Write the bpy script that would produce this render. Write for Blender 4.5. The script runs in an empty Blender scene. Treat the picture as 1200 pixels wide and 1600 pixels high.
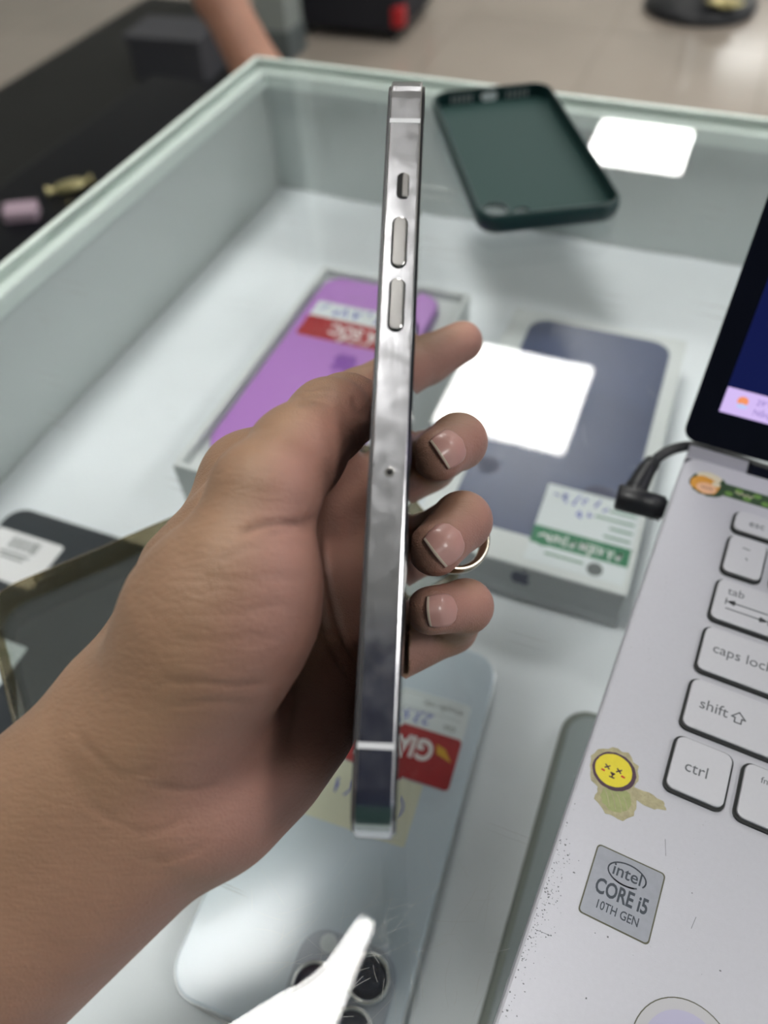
import bpy, bmesh, math, random
import numpy as np
from mathutils import Matrix, Vector

random.seed(7)
rng = np.random.default_rng(7)
PI = math.pi
scene = bpy.context.scene
COL = scene.collection
MM = 0.001

# ------------------------------------------------------------------ camera
GLASS_Z = 0.95                      # top of the counter glass above the shop floor
CAM_H = 0.229                       # lens above the glass
PITCH, ROLL, YAW = math.radians(50.57), math.radians(3.8), math.radians(25.08)
F_PX = 1200.0
_fw = np.array([0, math.cos(PITCH), -math.sin(PITCH)])
_rt = np.array([1.0, 0, 0])
_dn = np.cross(_fw, _rt)
_rt2 = _rt * math.cos(ROLL) + _dn * math.sin(ROLL)
_dn2 = _dn * math.cos(ROLL) - _rt * math.sin(ROLL)
_RZ = np.array([[math.cos(YAW), -math.sin(YAW), 0], [math.sin(YAW), math.cos(YAW), 0], [0, 0, 1]])
AX_R, AX_D, AX_F = _RZ @ _rt2, _RZ @ _dn2, _RZ @ _fw
EYE = np.array([0, 0, GLASS_Z + CAM_H])
HAND_M = Matrix(((AX_R[0], AX_D[0], AX_F[0], EYE[0]), (AX_R[1], AX_D[1], AX_F[1], EYE[1]),
                 (AX_R[2], AX_D[2], AX_F[2], EYE[2]), (0, 0, 0, 1)))   # frame the hand was measured in (x right, y down, z away)

cam_d = bpy.data.cameras.new('camera')
cam = bpy.data.objects.new('camera', cam_d)
COL.objects.link(cam)
cam.matrix_world = Matrix(((AX_R[0], -AX_D[0], -AX_F[0], EYE[0]), (AX_R[1], -AX_D[1], -AX_F[1], EYE[1]),
                           (AX_R[2], -AX_D[2], -AX_F[2], EYE[2]), (0, 0, 0, 1)))
cam_d.sensor_fit = 'HORIZONTAL'
cam_d.sensor_width = 36.0
cam_d.lens = 36.0 * F_PX / 1200.0
cam_d.clip_start = 0.005
cam_d.clip_end = 60
cam_d.dof.use_dof = True
cam_d.dof.focus_distance = 0.186
cam_d.dof.aperture_fstop = 11.5
scene.camera = cam

# ------------------------------------------------------------------ world and exposure
world = bpy.data.worlds.new('world')
scene.world = world
world.use_nodes = True
world.node_tree.nodes['Background'].inputs[0].default_value = (0.86, 0.93, 1.0, 1)
world.node_tree.nodes['Background'].inputs[1].default_value = 0.48
scene.view_settings.view_transform = 'Standard'
scene.view_settings.look = 'None'
scene.view_settings.gamma = 1.0
scene.view_settings.use_curve_mapping = False
scene.view_settings.exposure = 0.72
LAMP_STRENGTH = 17.0
CEIL_Z = GLASS_Z + 2.2

# ------------------------------------------------------------------ helpers
def lin(r, g, b):
    return tuple(((c / 255) / 12.92 if c / 255 <= 0.04045 else ((c / 255 + 0.055) / 1.055) ** 2.4) for c in (r, g, b))

def mat(name, rgb, rough=0.5, metal=0.0, spec=0.5, noise=0.0, scale=40.0, bump=0.0, bscale=200.0, emit=None, estr=0.0,
        trans=0.0, ior=1.45, coat=0.0, rough_noise=0.0):
    m = bpy.data.materials.new(name)
    m.use_nodes = True
    nt = m.node_tree
    p = nt.nodes['Principled BSDF']
    p.inputs['Base Color'].default_value = (*rgb, 1)
    p.inputs['Roughness'].default_value = rough
    p.inputs['Metallic'].default_value = metal
    p.inputs['Specular IOR Level'].default_value = spec
    p.inputs['Transmission Weight'].default_value = trans
    p.inputs['IOR'].default_value = ior
    p.inputs['Coat Weight'].default_value = coat
    if emit:
        p.inputs['Emission Color'].default_value = (*emit, 1)
        p.inputs['Emission Strength'].default_value = estr
    tc = nt.nodes.new('ShaderNodeTexCoord')
    if noise > 0 or rough_noise > 0:
        n = nt.nodes.new('ShaderNodeTexNoise')
        n.inputs['Scale'].default_value = scale
        n.inputs['Detail'].default_value = 5
        nt.links.new(tc.outputs['Object'], n.inputs['Vector'])
        if noise > 0:
            mx = nt.nodes.new('ShaderNodeMix')
            mx.data_type = 'RGBA'
            mx.inputs[6].default_value = (*[c * (1 - noise) for c in rgb], 1)
            mx.inputs[7].default_value = (*[min(1, c * (1 + noise)) for c in rgb], 1)
            nt.links.new(n.outputs['Fac'], mx.inputs[0])
            nt.links.new(mx.outputs[2], p.inputs['Base Color'])
        if rough_noise > 0:
            mr = nt.nodes.new('ShaderNodeMapRange')
            mr.inputs[1].default_value = 0.35
            mr.inputs[2].default_value = 0.7
            mr.inputs[3].default_value = rough
            mr.inputs[4].default_value = rough + rough_noise
            nt.links.new(n.outputs['Fac'], mr.inputs[0])
            nt.links.new(mr.outputs[0], p.inputs['Roughness'])
    if bump > 0:
        n2 = nt.nodes.new('ShaderNodeTexNoise')
        n2.inputs['Scale'].default_value = bscale
        n2.inputs['Detail'].default_value = 6
        nt.links.new(tc.outputs['Object'], n2.inputs['Vector'])
        b = nt.nodes.new('ShaderNodeBump')
        b.inputs['Strength'].default_value = bump
        b.inputs['Distance'].default_value = 0.002
        nt.links.new(n2.outputs['Fac'], b.inputs['Height'])
        nt.links.new(b.outputs['Normal'], p.inputs['Normal'])
    return m

def clear_mat(name, rgb, refl_rough=0.03, tint=1.0, ior=1.5, haze=None, haze_fac=0.0, scratch=0.0):
    """thin clear sheet: transparent body tinted rgb, Fresnel mirror on top, optional milky haze and scratches"""
    m = bpy.data.materials.new(name)
    m.use_nodes = True
    nt = m.node_tree
    nt.nodes.remove(nt.nodes['Principled BSDF'])
    out = nt.nodes['Material Output']
    tr = nt.nodes.new('ShaderNodeBsdfTransparent')
    tr.inputs[0].default_value = (*rgb, 1)
    body = tr.outputs[0]
    if haze:
        df = nt.nodes.new('ShaderNodeBsdfDiffuse')
        df.inputs[0].default_value = (*haze, 1)
        mx = nt.nodes.new('ShaderNodeMixShader')
        mx.inputs[0].default_value = haze_fac
        nt.links.new(body, mx.inputs[1])
        nt.links.new(df.outputs[0], mx.inputs[2])
        body = mx.outputs[0]
    tc = nt.nodes.new('ShaderNodeTexCoord')
    if scratch > 0:
        last = None
        for k, (ang, sc) in enumerate(((0.5, 1.0), (-0.35, 1.35), (1.25, 0.8))):
            mp = nt.nodes.new('ShaderNodeMapping')
            mp.inputs['Rotation'].default_value = (0, 0, ang)
            mp.inputs['Scale'].default_value = (16 * sc, 300 * sc, 1)
            nt.links.new(tc.outputs['Object'], mp.inputs['Vector'])
            n = nt.nodes.new('ShaderNodeTexNoise')
            n.inputs['Scale'].default_value = 1.0
            n.inputs['Detail'].default_value = 1.5
            nt.links.new(mp.outputs[0], n.inputs['Vector'])
            mr = nt.nodes.new('ShaderNodeMapRange')
            mr.inputs[1].default_value = 0.73
            mr.inputs[2].default_value = 0.80
            mr.inputs[3].default_value = 0.0
            mr.inputs[4].default_value = scratch
            nt.links.new(n.outputs['Fac'], mr.inputs[0])
            if last is None:
                last = mr.outputs[0]
            else:
                ad = nt.nodes.new('ShaderNodeMath')
                ad.operation = 'MAXIMUM'
                nt.links.new(last, ad.inputs[0])
                nt.links.new(mr.outputs[0], ad.inputs[1])
                last = ad.outputs[0]
        sd = nt.nodes.new('ShaderNodeBsdfDiffuse')
        sd.inputs[0].default_value = (0.8, 0.82, 0.8, 1)
        mx = nt.nodes.new('ShaderNodeMixShader')
        nt.links.new(last, mx.inputs[0])
        nt.links.new(body, mx.inputs[1])
        nt.links.new(sd.outputs[0], mx.inputs[2])
        body = mx.outputs[0]
    gl = nt.nodes.new('ShaderNodeBsdfGlossy')
    gl.inputs['Roughness'].default_value = refl_rough
    fr = nt.nodes.new('ShaderNodeFresnel')
    geo = nt.nodes.new('ShaderNodeNewGeometry')
    io = nt.nodes.new('ShaderNodeMapRange')          # same reflectance on both faces of the sheet
    io.inputs[3].default_value = ior
    io.inputs[4].default_value = 1.0 / ior
    nt.links.new(geo.outputs['Backfacing'], io.inputs[0])
    nt.links.new(io.outputs[0], fr.inputs['IOR'])
    mx = nt.nodes.new('ShaderNodeMixShader')
    nt.links.new(fr.outputs[0], mx.inputs[0])
    nt.links.new(body, mx.inputs[1])
    nt.links.new(gl.outputs[0], mx.inputs[2])
    nt.links.new(mx.outputs[0], out.inputs[0])
    return m

def obj(name, me, m=None, parent=None, smooth=False):
    if m and not me.materials:
        me.materials.append(m)
    if smooth:
        me.polygons.foreach_set('use_smooth', [True] * len(me.polygons))
    o = bpy.data.objects.new(name, me)
    COL.objects.link(o)
    if parent:
        o.parent = parent
    return o

def tag(o, label=None, cat=None, group=None, kind=None):
    if label: o['label'] = label
    if cat: o['category'] = cat
    if group: o['group'] = group
    if kind: o['kind'] = kind
    return o

def thing(name, label, cat, loc=(0, 0, 0), rz=0.0, group=None, matrix=None):
    o = bpy.data.objects.new(name, None)
    o.empty_display_size = 0.02
    COL.objects.link(o)
    o.location = loc
    o.rotation_euler = (0, 0, rz)
    if matrix is not None:
        o.matrix_world = matrix
    return tag(o, label, cat, group)

def mesh_pf(name, verts, faces):
    me = bpy.data.meshes.new(name)
    me.from_pydata([tuple(v) for v in verts], [], faces)
    me.update()
    return me

def rr(x0, y0, x1, y1, r, seg=6):
    """rounded rectangle outline, counter-clockwise"""
    r = max(0.0, min(r, (x1 - x0) / 2 - 1e-6, (y1 - y0) / 2 - 1e-6))
    if r < 1e-7:
        return [(x0, y0), (x1, y0), (x1, y1), (x0, y1)]
    pts = []
    for cx, cy, a0 in ((x1 - r, y0 + r, -PI / 2), (x1 - r, y1 - r, 0), (x0 + r, y1 - r, PI / 2), (x0 + r, y0 + r, PI)):
        for k in range(seg + 1):
            a = a0 + PI / 2 * k / seg
            pts.append((cx + r * math.cos(a), cy + r * math.sin(a)))
    return pts

def loft(name, rings, close_ends=True):
    """rings: lists of 3-D points of equal count"""
    n = len(rings[0])
    V = [p for r_ in rings for p in r_]
    Fc = []
    for i in range(len(rings) - 1):
        for k in range(n):
            a, b = i * n + k, i * n + (k + 1) % n
            Fc.append((a, b, b + n, a + n))
    if close_ends:
        Fc.append(tuple(reversed(range(n))))
        Fc.append(tuple(range((len(rings) - 1) * n, len(rings) * n)))
    return mesh_pf(name, V, Fc)

def slab_me(name, x0, y0, x1, y1, z0, z1, r=0.0, bev=0.0, seg=6, botbev=0.0):
    """upright slab with rounded outline and a softened top rim (metres)"""
    rings = []
    def ring(ins, z):
        return [(x, y, z) for x, y in rr(x0 + ins, y0 + ins, x1 - ins, y1 - ins, max(r - ins, 0.0) if r > 0 else 0.0, seg)]
    if r > 0 and r - bev <= 0:
        r = bev * 1.2
    if botbev > 0:
        rings += [ring(botbev, z0), ring(botbev * .3, z0 + botbev * .3), ring(0, z0 + botbev)]
    else:
        rings.append(ring(0, z0))
    if bev > 0:
        rings += [ring(0, z1 - bev), ring(bev * .3, z1 - bev * .3), ring(bev, z1)]
    else:
        rings.append(ring(0, z1))
    return loft(name, rings)

def slab(name, x0, y0, x1, y1, z0, z1, m, parent=None, r=0.0, bev=0.0, seg=6, botbev=0.0):
    return obj(name, slab_me(name, x0, y0, x1, y1, z0, z1, r, bev, seg, botbev), m, parent)

def poly_me(name, pts, z0, z1):
    return loft(name, [[(x, y, z0) for x, y in pts], [(x, y, z1) for x, y in pts]])

def tube_me(name, pts, rad, n=12, caps=True):
    pts = [Vector(p) for p in pts]
    rads = rad if isinstance(rad, (list, tuple)) else [rad] * len(pts)
    rings = []
    up = Vector((0, 0, 1))
    prev = None
    for i, p in enumerate(pts):
        d = (pts[min(i + 1, len(pts) - 1)] - pts[max(i - 1, 0)]).normalized()
        if prev is None:
            a = d.cross(up)
            if a.length < 1e-4:
                a = d.cross(Vector((1, 0, 0)))
            a.normalize()
        else:
            a = (prev - d * prev.dot(d)).normalized()
        prev = a
        b = d.cross(a)
        rings.append([tuple(p + (a * math.cos(2 * PI * k / n) + b * math.sin(2 * PI * k / n)) * rads[i]) for k in range(n)])
    return loft(name, rings, caps)

def lathe_me(name, prof, n=32):
    rings = [[(r * math.cos(2 * PI * k / n), r * math.sin(2 * PI * k / n), z) for k in range(n)] for r, z in prof]
    return loft(name, rings)

def curve_pts(P, n=8):
    """Catmull-Rom through points"""
    P = [np.array(p, float) for p in P]
    Q = [2 * P[0] - P[1]] + P + [2 * P[-1] - P[-2]]
    out = []
    for i in range(1, len(Q) - 2):
        for k in range(n):
            t = k / n
            a, b, c, d = Q[i - 1], Q[i], Q[i + 1], Q[i + 2]
            out.append(0.5 * ((2 * b) + (-a + c) * t + (2 * a - 5 * b + 4 * c - d) * t * t + (-a + 3 * b - 3 * c + d) * t ** 3))
    out.append(P[-1])
    return out

def text(name, body, size, m, parent, loc, rz=0.0, align='LEFT', sx=1.0, depth=0.00004, shear=0.0, bold=0.0, matrix=None):
    """flat printed lettering as a mesh, size in metres"""
    cu = bpy.data.curves.new(name, 'FONT')
    cu.body = body
    cu.size = size
    cu.align_x = align
    cu.align_y = 'CENTER'
    cu.extrude = depth
    cu.offset = bold
    cu.shear = shear
    cu.resolution_u = 3
    t = bpy.data.objects.new(name, cu)
    COL.objects.link(t)
    dg = bpy.context.evaluated_depsgraph_get()
    me = bpy.data.meshes.new_from_object(t.evaluated_get(dg))
    bpy.data.objects.remove(t)
    bpy.data.curves.remove(cu)
    me.name = name
    me.materials.clear()
    o = obj(name, me, m, parent)
    if matrix is not None:
        o.matrix_local = matrix
    else:
        o.location = loc
        o.rotation_euler = (0, 0, rz)
        o.scale = (sx, 1, 1)
    return o

def strokes_me(name, lines, w, z0, z1):
    """pen strokes / printed lines: list of polylines in the xy plane drawn as flat ribbons"""
    V, Fc = [], []
    for L in lines:
        for (ax, ay), (bx, by) in zip(L[:-1], L[1:]):
            d = math.hypot(bx - ax, by - ay) or 1e-9
            nx, ny = -(by - ay) / d * w / 2, (bx - ax) / d * w / 2
            ex, ey = (bx - ax) / d * w * .3, (by - ay) / d * w * .3
            i = len(V)
            for z in (z0, z1):
                V += [(ax - ex + nx, ay - ey + ny, z), (ax - ex - nx, ay - ey - ny, z), (bx + ex - nx, by + ey - ny, z), (bx + ex + nx, by + ey + ny, z)]
            Fc += [(i + 4, i + 5, i + 6, i + 7), (i, i + 4, i + 7, i + 3), (i + 1, i + 2, i + 6, i + 5), (i + 2, i + 3, i + 7, i + 6), (i, i + 1, i + 5, i + 4), (i + 3, i + 2, i + 1, i)]
    return mesh_pf(name, V, Fc)

def scribble(x0, y0, x1, y1, n, seed):
    """illegible handwriting between two corners"""
    r = random.Random(seed)
    out = []
    for k in range(n):
        cx = x0 + (x1 - x0) * (k + .5) / n
        hw, hh = (x1 - x0) / n * .33, (y1 - y0) / 2
        cy = (y0 + y1) / 2
        out.append([(cx + hw * r.uniform(-1, 1), cy + hh * r.uniform(-1, 1)) for _ in range(4)])
    return out

def apple_outline(s):
    """bitten fruit outline and leaf, height about s"""
    pts = []
    body = [(0, .36), (.12, .42), (.27, .43), (.38, .36), (.43, .29), (.34, .20), (.31, .08), (.34, -.04), (.42, -.12), (.46, -.15),
            (.40, -.30), (.31, -.44), (.20, -.50), (.10, -.47), (0, -.44), (-.10, -.47), (-.20, -.50), (-.32, -.43), (-.42, -.26), (-.46, -.05),
            (-.44, .16), (-.36, .33), (-.24, .42), (-.12, .42)]
    leaf = [(0, .50), (.10, .53), (.19, .63), (.20, .74), (.10, .71), (.01, .61)]
    return [(x * s, y * s) for x, y in body], [(x * s, y * s) for x, y in leaf]

def apple_mark(name, s, m, parent, matrix, thick=0.00006):
    b, l = apple_outline(s)
    V, Fc = [], []
    for pts in (list(reversed(b)), l):
        i = len(V)
        n = len(pts)
        V += [(x, y, 0) for x, y in pts] + [(x, y, thick) for x, y in pts]
        a = sum(pts[k][0] * pts[(k + 1) % n][1] - pts[(k + 1) % n][0] * pts[k][1] for k in range(n))
        up = tuple(range(i + n, i + 2 * n))
        Fc.append(up if a > 0 else tuple(reversed(up)))
        for k in range(n):
            Fc.append((i + k, i + (k + 1) % n, i + n + (k + 1) % n, i + n + k))
    o = obj(name, mesh_pf(name, V, Fc), m, parent)
    o.matrix_local = matrix
    return o

def parent_keep(o, p):
    o.parent = p
    return o
G = GLASS_Z

def PX(px, py, zrel_mm):
    """a measured image point dropped on the level zrel_mm above the glass -> world x, y (metres)"""
    d = AX_F + AX_R * ((px - 600) / F_PX) + AX_D * ((py - 800) / F_PX)
    t = (zrel_mm * MM - CAM_H) / d[2]
    return (d[0] * t, d[1] * t)

def CAMP(px, py, z_mm):
    """image point at distance z_mm in the measured hand frame (metres, hand frame)"""
    return np.array([(px - 600) / F_PX * z_mm, (py - 800) / F_PX * z_mm, z_mm]) * MM

# ------------------------------------------------------------------ materials
M = {}
M['tile'] = mat('floor tile', (0.36, 0.31, 0.265), 0.16, noise=0.10, scale=3)
M['grout'] = mat('grout', (0.20, 0.17, 0.14), 0.9)
M['wall'] = mat('painted wall', (0.62, 0.63, 0.60), 0.8, noise=0.03, scale=4)
M['wallgreen'] = mat('added dark green wall', (0.035, 0.085, 0.075), 0.7, noise=0.05, scale=4)  # green chosen for the steel band's reflection; the wall itself is unseen
M['ceil'] = mat('ceiling paint', (0.75, 0.76, 0.74), 0.9)
M['lamp'] = mat('lamp diffuser', (0.9, 0.9, 0.9), 0.5, emit=(1.0, 0.985, 0.95), estr=LAMP_STRENGTH)
M['lampframe'] = mat('lamp frame', (0.8, 0.8, 0.8), 0.4)
M['glass'] = clear_mat('counter glass', (0.986, 0.991, 0.992), 0.012, ior=1.50, scratch=0.30)
M['glassedge'] = mat('frosted glass edge', (0.78, 0.88, 0.82), 0.35, noise=0.08, scale=60)
M['scratch'] = mat('scratched glass', (0.62, 0.64, 0.62), 0.5)
M['rail'] = mat('pale mint rail', (0.74, 0.83, 0.78), 0.4, noise=0.06, scale=50)
M['panel'] = mat('grey green back-painted glass', (0.56, 0.61, 0.60), 0.14, noise=0.08, scale=7)
M['cloth'] = mat('white lining cloth', (0.78, 0.825, 0.85), 0.5, noise=0.10, scale=16, bump=0.8, bscale=26)
M['cabinet'] = mat('cabinet board', (0.5, 0.5, 0.48), 0.5)
M['steel'] = mat('worn steel band', (0.60, 0.60, 0.63), 0.16, metal=1.0, noise=0.05, scale=260, rough_noise=0.06)
M['steelbtn'] = mat('worn steel button', (0.45, 0.44, 0.43), 0.17, metal=1.0, noise=0.10, scale=500)
M['antenna'] = mat('antenna line plastic', (0.62, 0.63, 0.65), 0.45)
M['blackglass'] = mat('black screen glass', (0.012, 0.013, 0.016), 0.03, coat=0.5)
M['hole'] = mat('dark hole', (0.01, 0.01, 0.01), 0.8)
M['backglass'] = mat('graphite back glass', (0.07, 0.07, 0.075), 0.25)
M['whitephone'] = mat('pale blue white phone glass', (0.57, 0.66, 0.73), 0.18)
M['phoneedge'] = mat('silver phone edge', (0.55, 0.58, 0.60), 0.3, metal=0.7)
M['lens'] = mat('camera lens', (0.035, 0.040, 0.065), 0.30, spec=0.3)
M['lensring'] = mat('lens ring', (0.66, 0.68, 0.68), 0.22, metal=0.9)
M['bump'] = mat('camera plateau glass', (0.40, 0.45, 0.52), 0.25)
M['paper'] = mat('label paper', (0.68, 0.74, 0.75), 0.6)
M['paperyel'] = mat('pale yellow label', (0.66, 0.67, 0.52), 0.6)
M['red'] = mat('red label print', (0.36, 0.014, 0.02), 0.45, noise=0.25, scale=160)
M['white'] = mat('white print', (0.80, 0.80, 0.80), 0.5)
M['pen'] = mat('blue pen ink', (0.09, 0.11, 0.50), 0.6)
M['yellow'] = mat('yellow print', (0.62, 0.34, 0.02), 0.5)
M['greenprint'] = mat('green label print', (0.025, 0.19, 0.09), 0.5)
M['greyprint'] = mat('grey print', (0.12, 0.14, 0.14), 0.6)
M['boxwhite'] = mat('white box card', (0.64, 0.68, 0.67), 0.5)
M['boxgrey'] = mat('grey box side', (0.40, 0.42, 0.43), 0.5)
M['blueprint'] = mat('slate blue printed picture', (0.060, 0.082, 0.160), 0.30, noise=0.25, scale=30)
M['navyprint'] = mat('navy print', (0.03, 0.04, 0.09), 0.4)
M['purple'] = mat('lilac phone glass', (0.44, 0.20, 0.57), 0.3)
M['purpledark'] = mat('deep lilac print', (0.23, 0.07, 0.38), 0.3)
M['purpleedge'] = mat('lilac phone edge', (0.28, 0.12, 0.42), 0.3, metal=0.3)
M['slate'] = mat('dark slate glass', (0.030, 0.036, 0.043), 0.14, noise=0.3, scale=18, rough_noise=0.1)
M['lightgrey'] = mat('grey phone glass', (0.27, 0.31, 0.31), 0.2)
M['lightgreyedge'] = mat('grey phone rim', (0.17, 0.19, 0.17), 0.3, metal=0.4)
M['green'] = mat('dark green silicone', (0.006, 0.030, 0.030), 0.35)
M['greenin'] = mat('dark green felt lining', (0.014, 0.047, 0.043), 0.7)
M['alu'] = mat('silver painted laptop deck', (0.47, 0.475, 0.52), 0.42, metal=0.25, noise=0.04, scale=900, bump=0.05, bscale=2500)
M['key'] = mat('silver keycap', (0.50, 0.505, 0.54), 0.40, metal=0.1, noise=0.03, scale=900)
M['keyshadow'] = mat('black key well', (0.012, 0.014, 0.014), 0.6)  # black skirt and well under the caps, gap shade included in the colour
M['legend'] = mat('grey key legend', (0.10, 0.105, 0.115), 0.6)
M['bezel'] = mat('black bezel plastic', (0.005, 0.006, 0.012), 0.25, spec=0.2)
M['screen'] = mat('lit screen', (0.0, 0.0, 0.0), 0.15, emit=lin(18, 24, 72), estr=0.61)
M['taskbar'] = mat('lit taskbar', (0.0, 0.0, 0.0), 0.15, emit=lin(214, 190, 246), estr=0.61)
M['weather'] = mat('lit orange icon', (0.0, 0.0, 0.0), 0.3, emit=lin(246, 150, 100), estr=0.61)
M['cloudlit'] = mat('lit cloud icon', (0.0, 0.0, 0.0), 0.3, emit=lin(190, 205, 250), estr=0.61)
M['tasktext'] = mat('lit taskbar text', (0.0, 0.0, 0.0), 0.3, emit=lin(140, 120, 185), estr=0.61)
M['hinge'] = mat('hinge strip', (0.33, 0.33, 0.38), 0.35, metal=0.3)
M['blackrub'] = mat('black rubber', (0.010, 0.011, 0.014), 0.4)
M['chip'] = mat('silver processor label', (0.42, 0.44, 0.50), 0.28, metal=0.55, noise=0.10, scale=700)
M['chipedge'] = mat('grimy label edge', (0.09, 0.09, 0.06), 0.7)
M['inkdark'] = mat('dark slate ink', (0.035, 0.045, 0.06), 0.5)
M['stickyellow'] = mat('yellow sticker print', (0.62, 0.53, 0.03), 0.45, noise=0.10, scale=500)
M['stickplum'] = mat('plum sticker outline', (0.055, 0.025, 0.045), 0.5)
M['residue'] = mat('torn beige sticker backing', (0.34, 0.31, 0.19), 0.7, noise=0.35, scale=600, bump=0.3, bscale=900)
M['residuegreen'] = mat('faded green sticker body', (0.27, 0.30, 0.13), 0.7, noise=0.2, scale=700)
M['stickorange'] = mat('orange sticker print', (0.52, 0.24, 0.03), 0.45)
M['stickskin'] = mat('peach sticker print', (0.62, 0.36, 0.22), 0.45)
M['stickgreen'] = mat('dark green sticker print', (0.025, 0.055, 0.022), 0.45)
M['stickleaf'] = mat('bright green sticker dots', (0.11, 0.22, 0.05), 0.45)
M['stickcream'] = mat('cream sticker print', (0.55, 0.50, 0.38), 0.45)
M['lavender'] = mat('lavender disc', (0.40, 0.39, 0.52), 0.3)
M['ringline'] = mat('clear ring edge', (0.44, 0.44, 0.46), 0.3)
M['speck'] = mat('worn paint specks', (0.13, 0.13, 0.14), 0.8)
M['tpu'] = clear_mat('smoky yellowed clear case', (0.62, 0.57, 0.44), 0.08, ior=1.45, haze=(0.22, 0.19, 0.11), haze_fac=0.16)
M['tpuplate'] = clear_mat('smoky clear case back', (0.78, 0.80, 0.78), 0.12, ior=1.4, haze=(0.30, 0.32, 0.31), haze_fac=0.10)
M['ring'] = mat('polished gold silver ring', (0.62, 0.56, 0.44), 0.15, metal=1.0)
M['blackgloss'] = mat('black gloss board', (0.0030, 0.0035, 0.0055), 0.35, spec=0.12, noise=0.2, scale=3)
M['mat'] = mat('dark rubber mat', (0.014, 0.0145, 0.014), 0.5, spec=0.2, noise=0.3, scale=5)
M['blackmatte'] = mat('black fabric', (0.012, 0.012, 0.018), 0.7)
M['redtrim'] = mat('red trim', (0.42, 0.015, 0.02), 0.4)
M['chrome'] = mat('chrome', (0.6, 0.6, 0.6), 0.15, metal=1.0)
M['gold'] = mat('gold foil', (0.62, 0.55, 0.28), 0.3, metal=0.8)
M['pillar'] = mat('grey green pillar paint', (0.30, 0.33, 0.31), 0.6)
M['pink'] = mat('pale mauve paper', (0.40, 0.30, 0.36), 0.6)
M['shorts'] = mat('dark shorts cloth', (0.03, 0.03, 0.045), 0.9)
M['greybox'] = mat('grey box', (0.06, 0.06, 0.07), 0.6)

def steel_scratches():
    """fine lengthwise brushed streaks and scuffs on the steel band"""
    m = M['steel']
    nt = m.node_tree
    p = nt.nodes['Principled BSDF']
    tc = nt.nodes.new('ShaderNodeTexCoord')
    mp = nt.nodes.new('ShaderNodeMapping')
    mp.inputs['Scale'].default_value = (1400, 60, 60)
    n = nt.nodes.new('ShaderNodeTexNoise')
    n.inputs['Scale'].default_value = 1
    n.inputs['Detail'].default_value = 4
    b = nt.nodes.new('ShaderNodeBump')
    b.inputs['Strength'].default_value = 0.022
    b.inputs['Distance'].default_value = 0.0004
    nt.links.new(tc.outputs['Object'], mp.inputs[0])
    nt.links.new(mp.outputs[0], n.inputs['Vector'])
    nt.links.new(n.outputs['Fac'], b.inputs['Height'])
    nt.links.new(b.outputs['Normal'], p.inputs['Normal'])
steel_scratches()

# ------------------------------------------------------------------ the room
RX0, RX1, RY0, RY1 = -3.3, 4.6, -2.4, 6.4
fl = tag(slab('floor', RX0, RY0, RX1, RY1, -0.05, -0.004, M['grout']), kind='structure')
tile_me = slab_me('tile', 0.002, 0.002, 0.598, 0.598, -0.004, 0.0, 0.0, 0.001)
tile_me.materials.append(M['tile'])
for i in range(-6, 4):
    for j in range(1, 11):
        t = obj('tile', tile_me, None, fl)
        t.location = (i * 0.6 + 0.1, j * 0.6 - 0.15, 0)
tag(slab('ceiling', RX0, RY0, RX1, RY1, CEIL_Z, CEIL_Z + 0.1, M['ceil']), kind='structure')
tag(slab('wall_left', RX0 - 0.1, RY0, RX0, RY1, -0.004, CEIL_Z, M['wall']), kind='structure')
tag(slab('added_wall_front', RX0 - 0.1, RY0 - .1, RX1, RY0, -0.004, CEIL_Z, M['wallgreen']), kind='structure')  # unseen wall, added so the held phone's steel mirrors dark green
tag(slab('wall_back', RX0 - 0.1, RY1, RX1, RY1 + 0.1, -0.004, CEIL_Z, M['wall']), kind='structure')

def ceiling_light(x, y, label):
    t = thing('ceiling_light', label, 'ceiling light', (x, y, CEIL_Z), group=None)
    slab('diffuser', -0.295, -0.295, 0.295, 0.295, -0.012, -0.004, M['lamp'], t)
    for k, (a, b, c, d) in enumerate(((-.31, -.31, .31, -.295), (-.31, .295, .31, .31), (-.31, -.295, -.295, .295), (.295, -.295, .31, .295))):
        slab('frame', a, b, c, d, -0.016, 0, M['lampframe'], t)
    return t
LX = -0.54
ceiling_light(LX + .10, 5.23, 'square ceiling panel lamp mirrored beside the dark green phone case')
ceiling_light(LX, 2.66, 'square ceiling panel lamp mirrored beside the hand\'s fingertips')
ceiling_light(LX - .06, 0.10, 'square ceiling panel lamp mirrored over the white phone\'s lenses')
ceiling_light(2.0, 5.23, 'square ceiling panel lamp over the far right of the shop')
ceiling_light(2.0, 2.66, 'square ceiling panel lamp over the right end of the counter')
ceiling_light(2.0, 0.10, 'square ceiling panel lamp over the near right side, behind the laptop')

led = thing('led_strip', 'thin white strip lamp low on the far wall, mirrored on the floor tiles', 'strip lamp', (0.56, RY1 - .021, 1.06), 0)
slab('housing', -.70, .001, .70, .0208, -.02, .02, M['lampframe'], led)
slab('tube', -.68, -.012, .68, .0005, -.012, .012, M['lamp'], led, r=.004)

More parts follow.
